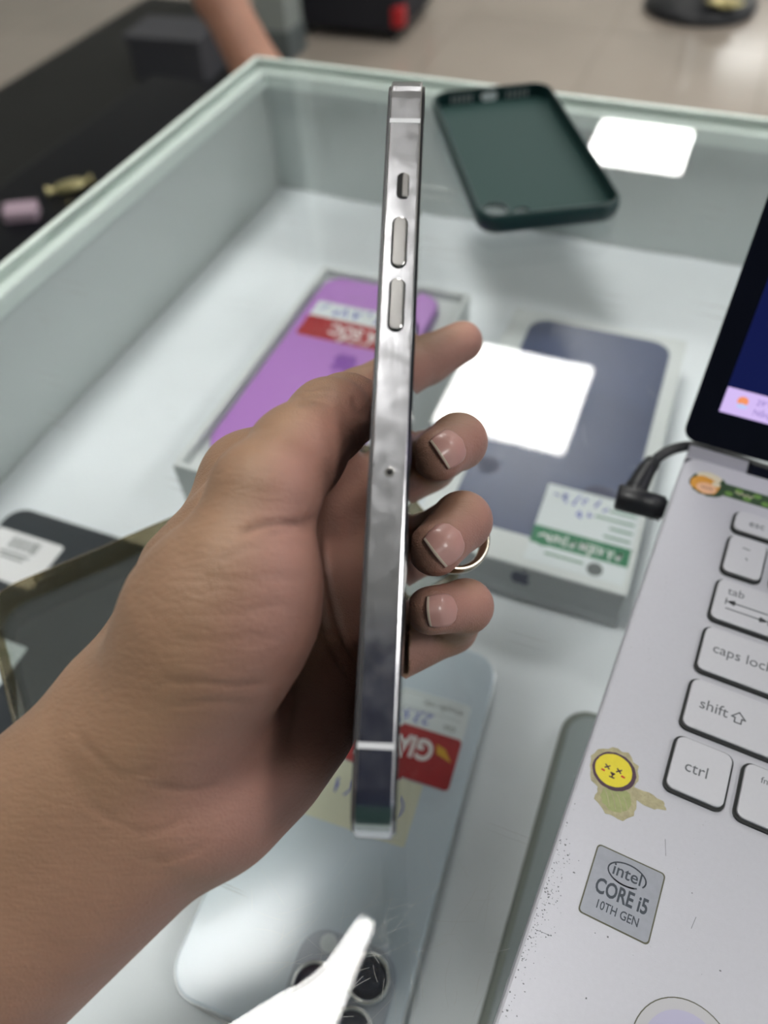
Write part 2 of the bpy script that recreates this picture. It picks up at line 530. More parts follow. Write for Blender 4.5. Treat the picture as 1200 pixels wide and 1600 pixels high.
# ------------------------------------------------------------------ display counter
CX0, CX1, CY0, CY1 = -0.343, 1.15, -0.16, 0.556
FLOOR_C = -0.098                                        # level of the showcase floor below the glass
cnt = thing('display_counter', 'glass-topped display counter with pale mint rim and white-lined showcase', 'counter', ((CX0 + CX1) / 2, (CY0 + CY1) / 2, 0))
cx, cy = (CX0 + CX1) / 2, (CY0 + CY1) / 2
def cslab(name, x0, y0, x1, y1, z0, z1, m, **k):
    return slab(name, x0 - cx, y0 - cy, x1 - cx, y1 - cy, z0, z1, m, cnt, **k)
pane = cslab('glass_top', CX0 + .004, CY0 + .004, CX1 - .004, CY1 - .004, G - 0.006, G, M['glass'])
for a in ((CX0, CY0, CX0 + .004, CY1), (CX1 - .004, CY0, CX1, CY1), (CX0 + .004, CY1 - .004, CX1 - .004, CY1), (CX0 + .004, CY0, CX1 - .004, CY0 + .004)):
    cslab('glass_edge', *a, G - 0.006, G - .0002, M['glassedge'])
RW, RH = 0.013, 0.010
cslab('frame_rail', CX0, CY1 - RW, CX1, CY1, G - .006 - RH, G - .0062, M['rail'], bev=.0005)
cslab('frame_rail', CX0, CY0, CX1, CY0 + RW, G - .006 - RH, G - .0062, M['rail'], bev=.0005)
cslab('frame_rail', CX0, CY0 + RW, CX0 + RW, CY1 - RW, G - .006 - RH, G - .0062, M['rail'], bev=.0005)
cslab('frame_rail', CX1 - RW, CY0 + RW, CX1, CY1 - RW, G - .006 - RH, G - .0062, M['rail'], bev=.0005)
PT = 0.006
for a in ((CX0, CY1 - PT, CX1, CY1), (CX0, CY0, CX1, CY0 + PT), (CX0, CY0 + PT, CX0 + PT, CY1 - PT), (CX1 - PT, CY0 + PT, CX1, CY1 - PT)):
    cslab('side_panel', *a, G + FLOOR_C - .006, G - .006 - RH, M['panel'])
cslab('showcase_floor', CX0, CY0, CX1, CY1, G + FLOOR_C - .026, G + FLOOR_C - .006, M['cabinet'])
cslab('cabinet_body', CX0 + .01, CY0 + .01, CX1 - .01, CY1 - .01, 0.08, G + FLOOR_C - .026, M['cabinet'])
cslab('plinth', CX0 + .03, CY0 + .03, CX1 - .03, CY1 - .03, 0.0, 0.08, M['blackmatte'])
# crumpled lining cloth (a part): gently uneven sheet
nx, ny = 110, 60
xs = np.linspace(CX0 + PT + .001, CX1 - PT - .001, nx)
ys = np.linspace(CY0 + PT + .001, CY1 - PT - .001, ny)
ph = rng.uniform(0, 6.28, 8)
def crumple(x, y):
    s = 0
    for k in range(8):
        a = ph[k] * 1.7
        s += math.sin((x * math.cos(a) + y * math.sin(a)) * (40 + 22 * k) + ph[k]) / (1 + .35 * k)
    return s * 0.00055
V = [(x - cx, y - cy, G + FLOOR_C - .0025 + max(-.0022, min(.0020, crumple(x, y)))) for y in ys for x in xs]
Fc = [(j * nx + i, j * nx + i + 1, (j + 1) * nx + i + 1, (j + 1) * nx + i) for j in range(ny - 1) for i in range(nx - 1)]
obj('lining_cloth', mesh_pf('lining_cloth', V, Fc), M['cloth'], cnt, True)
rsc = random.Random(33)
sl = []
def scratch_line(x, y, a, L, bend):
    pts_ = []
    for k in range(5):
        t = (k / 4 - .5) * L
        pts_.append((x + t * math.cos(a + bend * t / L) - cx, y + t * math.sin(a + bend * t / L) - cy))
    return pts_
for k in range(75):
    px_, py_ = rsc.gauss(560, 110), rsc.gauss(1480, 80)
    x_, y_ = PX(px_, py_, 0)
    sl.append(scratch_line(x_, y_, rsc.choice((1.15, 1.75, .6, 2.4)) + rsc.gauss(0, .25), rsc.uniform(.002, .014), rsc.gauss(0, .2)))
for k in range(70):
    sl.append(scratch_line(rsc.uniform(-.15, .08), rsc.uniform(0.02, .33), rsc.uniform(0, PI), rsc.uniform(.003, .014), rsc.gauss(0, .3)))
tag(obj('glass_scratches', strokes_me('glass_scratches', sl, .00005, G, G + .00002), M['scratch'], cnt), kind='stuff')
FZ = G + FLOOR_C                                        # things in the showcase rest here

def mtx(x, y, z, rz=0.0, sx=1.0, flip=False):
    return Matrix.Translation((x, y, z)) @ Matrix.Rotation(rz, 4, 'Z') @ Matrix.Diagonal((sx, 1, 1, 1))

# --- white phone with price label, lying at the bottom of the picture
wp = thing('smartphone', 'white phone with silver triple camera and red price label, inside the showcase', 'phone', (-0.0650, 0.0895, FZ), math.radians(3.4))
W2, H2, TH = 0.0430, 0.0835, 0.0085
slab('body', -W2, -H2, W2, H2, 0, TH - .0012, M['phoneedge'], wp, r=.013, bev=.0004, seg=10, botbev=.001)
slab('back_glass', -W2 + .0006, -H2 + .0006, W2 - .0006, H2 - .0006, TH - .0012, TH, M['whitephone'], wp, r=.0125, bev=.0008, seg=10)
bumpo = slab('camera_plateau', W2 - .0430, -H2 + .0015, W2 - .0060, -H2 + .0375, TH, TH + .0012, M['bump'], wp, r=.010, bev=.0006, seg=8)
for lx, ly in ((W2 - .0160, -H2 + .0270), (W2 - .0160, -H2 + .0095), (W2 - .0335, -H2 + .0185)):
    rg = obj('lens_ring', lathe_me('lens_ring', [(.0066, 0), (.0083, 0), (.0083, .0014), (.0078, .0018), (.0070, .0018), (.0070, .0010)], 40), M['lensring'], wp, True)
    rg.location = (lx, ly, TH + .0012)
    ln = obj('lens', lathe_me('lens', [(.0001, 0), (.0071, 0), (.0071, .0012), (.004, .00121), (.0001, .00122)], 36), M['lens'], rg, True)
fl_ = obj('flash', lathe_me('flash', [(.0001, 0), (.0032, 0), (.0032, .0003), (.0001, .0004)], 24), M['paper'], wp)
fl_.location = (W2 - .0335, -H2 + .0330, TH + .0012)
apple_mark('fruit_mark', .012, M['lightgrey'], wp, mtx(-.004, .012, TH + .00002, PI))
# price label: read from the other side of the counter, so turned 180 degrees
lab = slab('price_label', -W2 + .012, .0165, W2 - .0070, .0560, TH, TH + .00012, M['paper'], wp, r=.002)
LT = TH + .00012
obj('red_band', slab_me('red_band', -W2 + .012, .0165, W2 - .0070, .0395, 0, .00005, .002), M['red'], lab).location = (0, 0, LT)
LT2 = LT + .00006
text('lettering', 'GIÁ SỐC', .0128, M['white'], lab, (W2 - .0175, .0310, LT2), PI, sx=.82, bold=.0004)
obj('yellow_flash', poly_me('yellow_flash', [(W2 - .0090, .0285), (W2 - .0130, .0335), (W2 - .0170, .0345), (W2 - .0160, .0305)], 0, .00004), M['yellow'], lab).location = (0, 0, LT2)
text('lettering', 'Khuyến mãi:', .0036, M['greyprint'], lab, (W2 - .0100, .0515, LT), PI)
text('lettering', 'Giá:', .0036, M['greyprint'], lab, (W2 - .0110, .0430, LT), PI)
text('handwriting', '23.99', .0078, M['pen'], lab, (W2 - .0215, .0445, LT), PI, shear=.3)
obj('label_line', strokes_me('label_line', [[(-W2 + .014, .0475), (W2 - .010, .0475)], [(-W2 + .014, .0545), (W2 - .010, .0545)]], .0002, LT, LT + .00003), M['lightgrey'], lab)
yl = obj('yellow_label', slab_me('yellow_label', -W2 + .018, -.010, W2 - .0175, .0160, 0, .0001, .001), M['paperyel'], wp)
yl.location = (0, 0, TH)
obj('handwriting', strokes_me('handwriting', [[(W2 - .0275 + .005 * math.cos(a / 12 * 2 * PI), .004 + .005 * math.sin(a / 12 * 2 * PI)) for a in range(13)]] + scribble(-W2 + .020, .002, W2 - .044, .009, 4, 3), .0008, .0001, .00015), M['pen'], yl)

# --- grey phone partly under the laptop, parallel to the white one
gp = thing('smartphone', 'grey phone beside the white phone, half hidden below the laptop\'s left edge', 'phone', (0.0455, 0.083, FZ), math.radians(-.3))
slab('body', -.0395, -.0815, .0395, .0815, 0, .0075, M['lightgreyedge'], gp, r=.012, bev=.001, seg=8, botbev=.001)
slab('back_glass', -.0365, -.0785, .0365, .0785, .0075, .0083, M['lightgrey'], gp, r=.010, bev=.0004, seg=8)

# --- dark tablet on the left with barcode stickers
tb = thing('tablet', 'dark glossy tablet with white barcode sticker at the left, under the smoky clear case', 'tablet', (-0.2560, 0.088, FZ), math.radians(1))
slab('body', -.0490, -.0850, .0490, .0850, 0, .007, M['blackrub'], tb, r=.011, bev=.001, seg=8, botbev=.001)
slab('screen_glass', -.0482, -.0842, .0482, .0842, .007, .0078, M['slate'], tb, r=.0105, bev=.0004, seg=8)
bs = slab('barcode_sticker', -.0470, .0400, -.0040, .0690, .0078, .0079, M['white'], tb, r=.002)
bars = []
bx = -.034
while bx < -.016:
    bars.append([(bx, .0590), (bx, .0660)])
    bx += random.choice((.0008, .0011, .0016))
obj('barcode', strokes_me('barcode', bars, .0005, .0079, .00795), M['greyprint'], bs)
obj('barcode', strokes_me('barcode', [[(-.036, .0560), (-.018, .0560)], [(-.034, .0535), (-.020, .0535)]], .0012, .0079, .00795), M['greyprint'], bs)
ls = slab('paper_sticker', -.0380, -.0160, .0160, .0120, .0078, .0079, M['paper'], tb, r=.001)
text('lettering', '128 GB', .006, M['greenprint'], ls, (.012, .005, .0079), PI)
obj('printed_line', strokes_me('printed_line', [[(-.030, -.003), (.012, -.003)], [(-.030, -.008), (.012, -.008)]], .0008, .0079, .00795), M['lightgrey'], ls)

# --- lilac phone in its tall white box
bxt = -0.054 - FLOOR_C
pb = thing('phone_box', 'tall white phone box behind the thumb holding the lilac phone', 'box', (-0.1630, 0.2965, FZ), math.radians(0.6))
bw, bl = .0500, .0935
for a in ((-bw, -bl, bw, -bl + .0035), (-bw, bl - .0035, bw, bl), (-bw, -bl + .0035, -bw + .0035, bl - .0035), (bw - .0035, -bl + .0035, bw, bl - .0035)):
    slab('box_wall', *a, 0, bxt, M['boxwhite'], pb, bev=.0006)
slab('box_tray', -bw + .0035, -bl + .0035, bw - .0035, bl - .0035, 0, bxt - .006, M['boxwhite'], pb)
pp = thing('smartphone', 'lilac phone with red price label lying in the open white box', 'phone', (-0.1655, 0.298, FZ + bxt - .006), math.radians(0.6))
slab('body', -.0385, -.0815, .0385, .0815, 0, .0072, M['purpleedge'], pp, r=.0125, bev=.0008, seg=10, botbev=.001)
slab('back_glass', -.0378, -.0808, .0378, .0808, .0072, .0079, M['purple'], pp, r=.0122, bev=.0005, seg=10)
apple_mark('fruit_mark', .0155, M['purpledark'], pp, mtx(.005, .004, .00792, PI))
pl_ = slab('price_label', -.0330, .0200, .0310, .0540, .0079, .0080, M['paper'], pp, r=.002)
obj('red_band', slab_me('red_band', -.0330, .0200, .0310, .0395, 0, .00005, .002), M['red'], pl_).location = (0, 0, .0080)
text('lettering', 'GIÁ SỐC', .0125, M['white'], pl_, (.026, .031, .00806), PI, sx=.85, bold=.0003)
text('lettering', 'khuyến mãi', .0045, M['white'], pl_, (.012, .0232, .00806), PI)
obj('handwriting', strokes_me('handwriting', scribble(-.030, .042, .028, .052, 8, 5), .0011, .0080, .00805), M['pen'], pl_)

# --- white box with slate blue picture and green-banded label
bb_t = .0275
bb = thing('phone_box', 'white phone box with slate blue picture and green-banded label, behind the fingertips', 'box', (-0.0350, 0.3120, FZ), math.radians(0.4))
bw, bl = .0530, .0970
slab('box_base', -bw, -bl, bw, bl, 0, .0095, M['boxgrey'], bb, r=.001, bev=.0004)
slab('box_lid', -bw, -bl, bw, bl, .0099, bb_t, M['boxwhite'], bb, r=.001, bev=.0006)
slab('front_face', -bw + .001, -bl - .0002, bw - .001, -bl, .0103, bb_t - .001, M['boxgrey'], bb)
pts = rr(-.0400, -.0830, .0450, .0905, .013, 8)
obj('printed_picture', slab_me('printed_picture', -.0400, -.0790, .0450, .0905, bb_t, bb_t + .00008, .012, 0, 8), M['blueprint'], bb)
for gx, gy, rr_ in ((.029, -.044, .009), (-.030, -.040, .006)):
    g = obj('printed_lens', lathe_me('printed_lens', [(.0001, 0), (rr_, 0), (rr_, .00004), (.0001, .00004)], 24), M['navyprint'], bb)
    g.location = (gx, gy, bb_t + .00008)
apple_mark('fruit_mark', .0105, M['navyprint'], bb, Matrix.Translation((.004, -bl - .0002, .0180)) @ Matrix.Rotation(PI / 2, 4, 'X') @ Matrix.Rotation(0, 4, 'Z'))
lb = slab('inspection_label', .0030, -.0925, .0500, -.0420, bb_t + .0001, bb_t + .0002, M['paper'], bb, r=.0008)
Z = bb_t + .0002
obj('green_band', slab_me('green_band', .0030, -.0815, .0500, -.0705, 0, .00004), M['greenprint'], lb).location = (0, 0, Z)
text('lettering', 'ĐÃ KIỂM ĐỊNH', .0066, M['white'], lb, (.0465, -.0760, Z + .00005), PI, sx=.78, bold=.0001)
gl_ = obj('green_emblem', lathe_me('green_emblem', [(.0001, 0), (.0058, 0), (.0058, .00005), (.0001, .00005)], 24), M['greenprint'], lb)
gl_.location = (.0095, -.0765, Z + .00003)
obj('white_check', strokes_me('white_check', [[(.0065, -.0765), (.0090, -.0750), (.0125, -.0785)]], .0012, Z + .0001, Z + .00015), M['white'], lb)
obj('handwriting', strokes_me('handwriting', scribble(.006, -.052, .036, -.045, 6, 11) + scribble(.020, -.060, .030, -.054, 2, 12), .0009, Z, Z + .00005), M['pen'], lb)
obj('printed_line', strokes_me('printed_line', [[(.036, -.0500), (.0485, -.0500)], [(.030, -.0555), (.0485, -.0555)], [(.038, -.0610), (.0485, -.0610)], [(.036, -.0665), (.0485, -.0665)],
     [(.012, -.0860), (.030, -.0860)]], .0011, Z, Z + .00004), M['greenprint'], lb)
em = obj('grey_emblem', lathe_me('grey_emblem', [(.0001, 0), (.0038, 0), (.0038, .00005), (.0001, .00005)], 24), M['greyprint'], lb)
em.location = (.0360, -.0875, Z)

# ------------------------------------------------------------------ on the glass
from mathutils.geometry import delaunay_2d_cdt
def plate_me(name, outer, holes, z0, z1):
    """flat plate with through holes"""
    pts, edges = [], []
    for L in [outer] + holes:
        i = len(pts)
        pts += [Vector(p) for p in L]
        edges += [(i + k, i + (k + 1) % len(L)) for k in range(len(L))]
    vo, eo, fo, *_ = delaunay_2d_cdt(pts, edges, [], 1, 1e-7)
    def inside(p, L):
        c = False
        for (x1, y1), (x2, y2) in zip(L, L[1:] + L[:1]):
            if (y1 > p[1]) != (y2 > p[1]) and p[0] < (x2 - x1) * (p[1] - y1) / (y2 - y1) + x1:
                c = not c
        return c
    n = len(vo)
    V = [(v.x, v.y, z0) for v in vo] + [(v.x, v.y, z1) for v in vo]
    Fc = []
    from collections import Counter
    ec = Counter()
    for f in fo:
        c = sum((vo[k] for k in f), Vector((0, 0))) / len(f)
        if not inside(c, outer) or any(inside(c, h_) for h_ in holes):
            continue
        a = sum(vo[f[k]].x * vo[f[(k + 1) % len(f)]].y - vo[f[(k + 1) % len(f)]].x * vo[f[k]].y for k in range(len(f)))
        f = list(f) if a > 0 else list(reversed(f))
        Fc.append(tuple(k + n for k in f))
        Fc.append(tuple(reversed(f)))
        for k in range(len(f)):
            ec[(f[k], f[(k + 1) % len(f)])] += 1
    for (a, b) in list(ec):
        if (b, a) not in ec:
            Fc.append((a, b, b + n, a + n))
    return mesh_pf(name, V, Fc)

def circ(x, y, r, n=24, sy=1.0):
    return [(x + r * math.cos(2 * PI * k / n), y + r * sy * math.sin(2 * PI * k / n)) for k in range(n)]

def wall_me(name, w, h, r, t, z0, z1, seg=8, lip=0.0):
    """closed rim wall of a phone case; lip leans the top inwards"""
    def o(ins, z): return [(x, y, z) for x, y in rr(-w + ins, -h + ins, w - ins, h - ins, r - ins, seg)]
    mid = (z0 + z1) / 2
    rings = [o(t, z0), o(.0015, z0), o(.0004, z0 + (mid - z0) * .4), o(0, mid), o(.0004, z1 - (z1 - mid) * .3), o(.0010 + lip, z1), o(t + lip, z1), o(t, z1 - .0008 - lip), o(t, z0)]
    return loft(name, rings, False)

gc = thing('phone_case', 'dark green phone case lying open side up on the glass behind the held phone', 'phone case', (-0.1090, 0.4570, G), math.radians(29.5))
gw, gh = .0405, .0810
wl = obj('rim', wall_me('rim', gw, gh, .013, .0022, 0.0, .0105, lip=.0004), M['green'], gc, True)
obj('back_plate', plate_me('back_plate', rr(-gw + .002, -gh + .002, gw - .002, gh - .002, .011, 8),
    [circ(-.0265, -.0590, .0068, 24), circ(-.0120, -.0625, .0046, 20)], 0.0003, .0016), M['greenin'], gc)
obj('camera_ring', loft('camera_ring', [[(x, y, .0016) for x, y in circ(-.0265, -.0590, .0085)], [(x, y, .0026) for x, y in circ(-.0265, -.0590, .0080)],
    [(x, y, .0026) for x, y in circ(-.0265, -.0590, .0069)], [(x, y, .0016) for x, y in circ(-.0265, -.0590, .0069)]], False), M['green'], gc)
port = obj('charging_port', loft('charging_port', [[(x, gh - .0025, .0048 + y) for x, y in reversed(rr(-.0055, -.0028, .0055, .0028, .0027, 5))], [(x, gh + .0002, .0048 + y) for x, y in reversed(rr(-.0055, -.0028, .0055, .0028, .0027, 5))]]), M['paper'], gc)
for s in (-1, 1):
    for k in range(5):
        xk = s * (.0125 + k * .0032)
        slab('speaker_slot', xk - .0008, gh - .0030, xk + .0008, gh + .0001, .0025, .0070, M['lightgrey'], gc)
for k in range(2):
    slab('button_cover', gw - .0002, -.030 + .014 * k, gw + .0008, -.020 + .014 * k, .0035, .0068, M['green'], gc, bev=.0003)

cc = thing('phone_case', 'smoky yellowed clear phone case on the glass at the left, beside the wrist', 'phone case', (0, 0, G))
e1 = math.radians(51)
kx, ky = -0.1940, 0.0790
ccw, cch = .0390, .0765
cc.location = (kx + cch * math.cos(e1) + ccw * math.sin(e1), ky + cch * math.sin(e1) - ccw * math.cos(e1), G)
cc.rotation_euler = (0, 0, e1 - PI / 2)
obj('rim', wall_me('rim', ccw, cch, .012, .0018, 0.0, .0115, lip=.0003), M['tpu'], cc, True)
slab('back_plate', -ccw + .0019, -cch + .0019, ccw - .0019, cch - .0019, .0002, .0012, M['tpuplate'], cc, r=.010, seg=8)
def cut_ring(off, a, b, r):
    return [(-ccw - off, y, .0060 + z) for z, y in rr(-b, a[0], b, a[1], r, 5)]
CA = (-cch + .018, -cch + .034)
bt = obj('button_cutout', loft('button_cutout', [cut_ring(.0001, CA, .0022, .0021), cut_ring(.0008, (CA[0] - .0005, CA[1] + .0005), .0027, .0026),
     cut_ring(.0008, (CA[0] + .001, CA[1] - .001), .0012, .0011), cut_ring(.0001, (CA[0] + .001, CA[1] - .001), .0012, .0011)], False), M['tpu'], cc)

# ------------------------------------------------------------------ laptop (local millimetres: u along the key rows, v away from the user)
lx, ly = 78.3 * math.cos(YAW) - 84.5 * math.sin(YAW), 78.3 * math.sin(YAW) + 84.5 * math.cos(YAW)
lap = thing('laptop', 'open silver laptop with worn edges and stickers on the glass at the right', 'laptop', (lx * MM, ly * MM, G), math.radians(-29.14) + YAW)
U0, U1, V0, V1 = -21.8, 302.0, -112.0, 110.0
DZ = 18.0 * MM
def lslab(name, x0, y0, x1, y1, z0, z1, m, parent=lap, r=0.0, bev=0.0, seg=5, botbev=0.0):
    return slab(name, x0 * MM, y0 * MM, x1 * MM, y1 * MM, z0 * MM, z1 * MM, m, parent, r * MM, bev * MM, seg, botbev * MM)
base = lslab('base', U0, V0, U1, V1, 2.0, 18.0, M['alu'], r=6, bev=.8, botbev=3.0)
lslab('hinge_strip', U0 + .4, V1 + .02, 0, V1 + 7.5, 4.0, 17.0, M['hinge'], bev=.6)
lslab('hinge_barrel', .2, V1 + .02, 280, V1 + 9, 4.0, 16.0, M['bezel'], bev=2.0)
for fx, fy in ((-6, -95), (286, -95), (-6, 95), (286, 95)):
    lslab('rubber_foot', fx - 5, fy - 5, fx + 5, fy + 5, 0, 2.02, M['blackrub'], r=4)
slot = lslab('power_port', U0 - .02, 84.5, U0 + .3, 90.5, 7.5, 13.5, M['hole'])

def key(u0, v0, u1, v1, legend=None, name='key'):
    k = lslab(name, u0, v0, u1, v1, 18.95, 19.9, M['key'], r=2.2, bev=.35, seg=5)
    lslab('key_well', u0 - .75, v0 - .75, u1 + .55, v1 + .45, 18.0, 18.9, M['keyshadow'], k, r=2.6, seg=5)
    for body, size, dx, dy, kw in (legend or []):
        text('legend', body, size * MM, M['legend'], k, ((u0 + dx) * MM, (v1 + dy) * MM, 19.92 * MM), 0, **kw)
    return k
RP = 19.45
KH = 15.9
def row(k, cells):
    for u0, u1, leg in cells:
        key(u0, RP * k - KH, u1, RP * k, leg)
P_ = 18.3
std = 14.9
row(0, [(0, 14.9, [('ctrl', 4.6, 3.4, -8.2, {})]), (P_, P_ + 14.9, [('fn +', 2.6, 4.2, -3.6, {}), ('fn', 4.6, 8.8, -8.2, {})]), (2 * P_, 2 * P_ + std, None), (3 * P_, 3 * P_ + std, [('alt', 4.6, 3.4, -8, {})]),
        (4 * P_, 9 * P_ - 3.4, None), (9 * P_, 9 * P_ + std, None), (10 * P_, 10 * P_ + std, None)])
kshift = key(0, RP - KH, 38.5, RP, [('shift', 4.7, 3.2, -7.6, {})])
aw = [(0, 1.9), (1.9, 0), (.9, 0), (.9, -1.5), (-.9, -1.5), (-.9, 0), (-1.9, 0), (0, 1.9)]
obj('arrow_symbol', strokes_me('arrow_symbol', [[((14.0 + a) * MM, (RP - 7.8 + b) * MM) for a, b in aw]], .38 * MM, 19.9 * MM, 19.95 * MM), M['legend'], kshift)
row(1, [(41.9 + i * P_, 41.9 + i * P_ + std, [(c, 4.8, 3.2, -5, {})]) for i, c in enumerate('zxcvbnm')])
row(2, [(0, 29.6, [('caps lock', 4.7, 3.0, -7.4, {})])] + [(33 + i * P_, 33 + i * P_ + std, [(c, 4.8, 3.2, -5, {})]) for i, c in enumerate('asdfghjkl')])
ktab = key(0, RP * 3 - KH, 25.0, RP * 3, [('tab', 4.1, 3.2, -4.2, {})])
tv = RP * 3
obj('arrow_symbol', strokes_me('arrow_symbol', [[(a * MM, (tv + b) * MM) for a, b in L] for L in (
    [(3.6, -8.3), (16, -8.3)], [(3.4, -7.2), (3.4, -9.4)], [(6.0, -7.5), (4.0, -8.3), (6.0, -9.1)], [(4.6, -8.0), (6.0, -7.9), (6.0, -8.7), (4.6, -8.5)],
    [(3.8, -11.0), (15.6, -11.0)], [(16.6, -9.9), (16.6, -12.1)], [(14.0, -10.2), (16.0, -11.0), (14.0, -11.8)], [(15.4, -10.8), (14.0, -10.6), (14.0, -11.4), (15.4, -11.2)])], .42 * MM, 19.9 * MM, 19.95 * MM), M['legend'], ktab)
row(3, [(28.4 + i * P_, 28.4 + i * P_ + std, [(c, 4.8, 3.2, -5, {})]) for i, c in enumerate('qwertyuiop')])
row(4, [(0, 11.6, [('~', 4.6, 4.2, -4.4, {}), ('`', 6.0, 5.4, -10.5, {})])] + [(15.2 + i * P_, 15.2 + i * P_ + std, [(c, 4.6, 3.2, -10, {})]) for i, c in enumerate('1234567890')])
key(0, 80.6, 13.8, 89.2, [('esc', 4.0, 4.4, -4.4, {})])
for i in range(10):
    key(17.4 + i * 17.2, 80.6, 17.4 + i * 17.2 + 13.8, 89.2, [('f%d' % (i + 1), 3.4, 4.4, -4.4, {})])

# worn paint specks near the left edge, one joined part
spv, spf = [], []
rs = random.Random(4)
def speck(u, v, s):
    i = len(spv)
    n = rs.choice((3, 4, 5))
    a0 = rs.uniform(0, 6)
    spv.extend([((u + s * rs.uniform(.5, 1.2) * math.cos(a0 + 2 * PI * k / n)) * MM, (v + s * rs.uniform(.4, 1.0) * math.sin(a0 + 2 * PI * k / n)) * MM, 18.015 * MM) for k in range(n)])
    spf.append(tuple(range(i, i + n)))
for k in range(230):
    g = rs.random()
    v = rs.gauss(-62, 9) if g < .45 else (rs.gauss(-50, 6) if g < .75 else rs.uniform(-95, -30))
    speck(min(U0 + 8.5, U0 + .9 + abs(rs.gauss(0, 2.2))), v, rs.uniform(.06, .26) * (1.6 if rs.random() < .12 else 1))
for cu_, cv_, n in ((-14.5, 52, 16), (-14, 47, 14), (-14, 28, 14), (-13, 22, 12)):
    for k in range(n):
        speck(cu_ + rs.gauss(0, 1.5), cv_ + rs.gauss(0, 1.8), rs.uniform(.05, .14))
for k in range(60):
    speck(rs.uniform(-8, 45), rs.uniform(-75, -18), rs.uniform(.04, .11))
for u, v, s in ((-3.5, -57.5, .4), (-6.5, -58, .25), (12.5, -39, .3), (22, -53, .35), (-4.5, -72, .35), (31, -40, .3)):
    speck(u, v, s)
sp = obj('paint_wear', mesh_pf('paint_wear', spv, spf), M['speck'], lap)
tag(sp, kind='stuff')
obj('hairline_scratch', strokes_me('hairline_scratch', [[(U0 * MM + .002, -.0635), (U0 * MM + .006, -.0632)], [(.014, -.0470), (.0145, -.0440)], [(.0035, -.029), (.0046, -.033)]], .00012, 18.0 * MM, 18.02 * MM), M['speck'], lap)

# processor sticker
cs = lslab('processor_sticker', -11.8, -55.2, 5.7, -37.4, 18.0, 18.1, M['chipedge'], r=1.1)
lslab('sticker_face', -11.45, -54.85, 5.35, -37.75, 18.1, 18.13, M['chip'], cs, r=.9)
CT = 18.135 * MM
text('lettering', 'intel', 4.3 * MM, M['inkdark'], cs, (-3.0 * MM, -41.7 * MM, CT), 0, 'CENTER', sx=1.0, bold=.00004)
arc = [((-3.05 + 4.75 * math.cos(a)) * MM, (-41.9 + 2.65 * math.sin(a)) * MM) for a in [math.radians(d) for d in range(-62, -395, -9)]]
obj('oval_swoosh', strokes_me('oval_swoosh', [arc, [((-3.05 + 4.75 * math.cos(math.radians(d))) * MM, (-41.9 + 2.65 * math.sin(math.radians(d))) * MM) for d in range(-52, -130, -8)]], .36 * MM, 18.13 * MM, 18.15 * MM), M['inkdark'], cs)
text('lettering', 'CORE i5', 5.2 * MM, M['inkdark'], cs, (-3.0 * MM, -47.3 * MM, CT), 0, 'CENTER', sx=.70, bold=.00013)
text('lettering', '10TH GEN', 3.0 * MM, M['inkdark'], cs, (-3.0 * MM, -51.5 * MM, CT), 0, 'CENTER', sx=.78, bold=.00003)

# torn sticker with the yellow face
rs2 = random.Random(9)
def blob(cx_, cy_, rx, ry, n=26, j=.10, rot=0.0):
    o = []
    for k in range(n):
        a = 2 * PI * k / n
        f = 1 + rs2.uniform(-j, j)
        x, y = rx * f * math.cos(a), ry * f * math.sin(a)
        o.append(((cx_ + x * math.cos(rot) - y * math.sin(rot)) * MM, (cy_ + x * math.sin(rot) + y * math.cos(rot)) * MM))
    return o
ys_ = obj('torn_sticker', poly_me('torn_sticker', blob(-13.3, -17.0, 6.8, 6.6, 30, .08), 18.0 * MM, 18.10 * MM), M['residue'], lap)
tag(ys_, 'half torn-off sticker with a yellow face')
obj('torn_backing', poly_me('torn_backing', blob(-10.5, -24.6, 5.6, 4.9, 30, .10), 18.0 * MM, 18.08 * MM), M['residue'], ys_)
obj('torn_backing', poly_me('torn_backing', blob(-3.4, -20.8, 5.2, 1.9, 24, .12, -.05), 18.0 * MM, 18.07 * MM), M['residue'], ys_)
obj('faded_body', poly_me('faded_body', blob(-10.8, -24.2, 4.1, 3.6, 24, .08), 18.09 * MM, 18.12 * MM), M['residuegreen'], ys_)
obj('faded_line', strokes_me('faded_line', [[((-14.2 + 1.7 * q + .6 * t) * MM, (-22.5 - 1.0 * t - .25 * (t - 2) ** 2 * .5) * MM) for t in (0, 1, 2, 3, 4)] for q in range(4)], .22 * MM, 18.12 * MM, 18.13 * MM), M['residue'], ys_)
obj('plum_outline', poly_me('plum_outline', blob(-13.2, -17.2, 5.9, 5.4, 40, .015), 18.10 * MM, 18.14 * MM), M['stickplum'], ys_)
obj('yellow_face', poly_me('yellow_face', blob(-13.4, -17.0, 5.0, 4.6, 40, .01), 18.14 * MM, 18.16 * MM), M['stickyellow'], ys_)
fx, fy = -13.4, -17.6
obj('face_features', strokes_me('face_features', [[((fx + a) * MM, (fy + b) * MM) for a, b in L] for L in (
    [(-2.4, 1.4), (-1.2, .4)], [(-2.4, .4), (-1.2, 1.4)], [(.8, 1.5), (2.0, .5)], [(.8, .5), (2.0, 1.5)],
    [(-.5, -.3), (.1, -.8), (.5, -.3), (-.5, -.3)], [(.05, -.8), (.05, -1.5)], [(-.6, -1.5), (.7, -1.5)])], .38 * MM, 18.16 * MM, 18.17 * MM), M['stickplum'], ys_)
obj('cheek_mark', strokes_me('cheek_mark', [[((fx + a) * MM, (fy + b) * MM) for a, b in L] for L in ([(-3.0, -.4), (-2.3, -.5)], [(2.4, -.1), (3.2, -.2)])], .5 * MM, 18.16 * MM, 18.17 * MM), M['redtrim'], ys_)

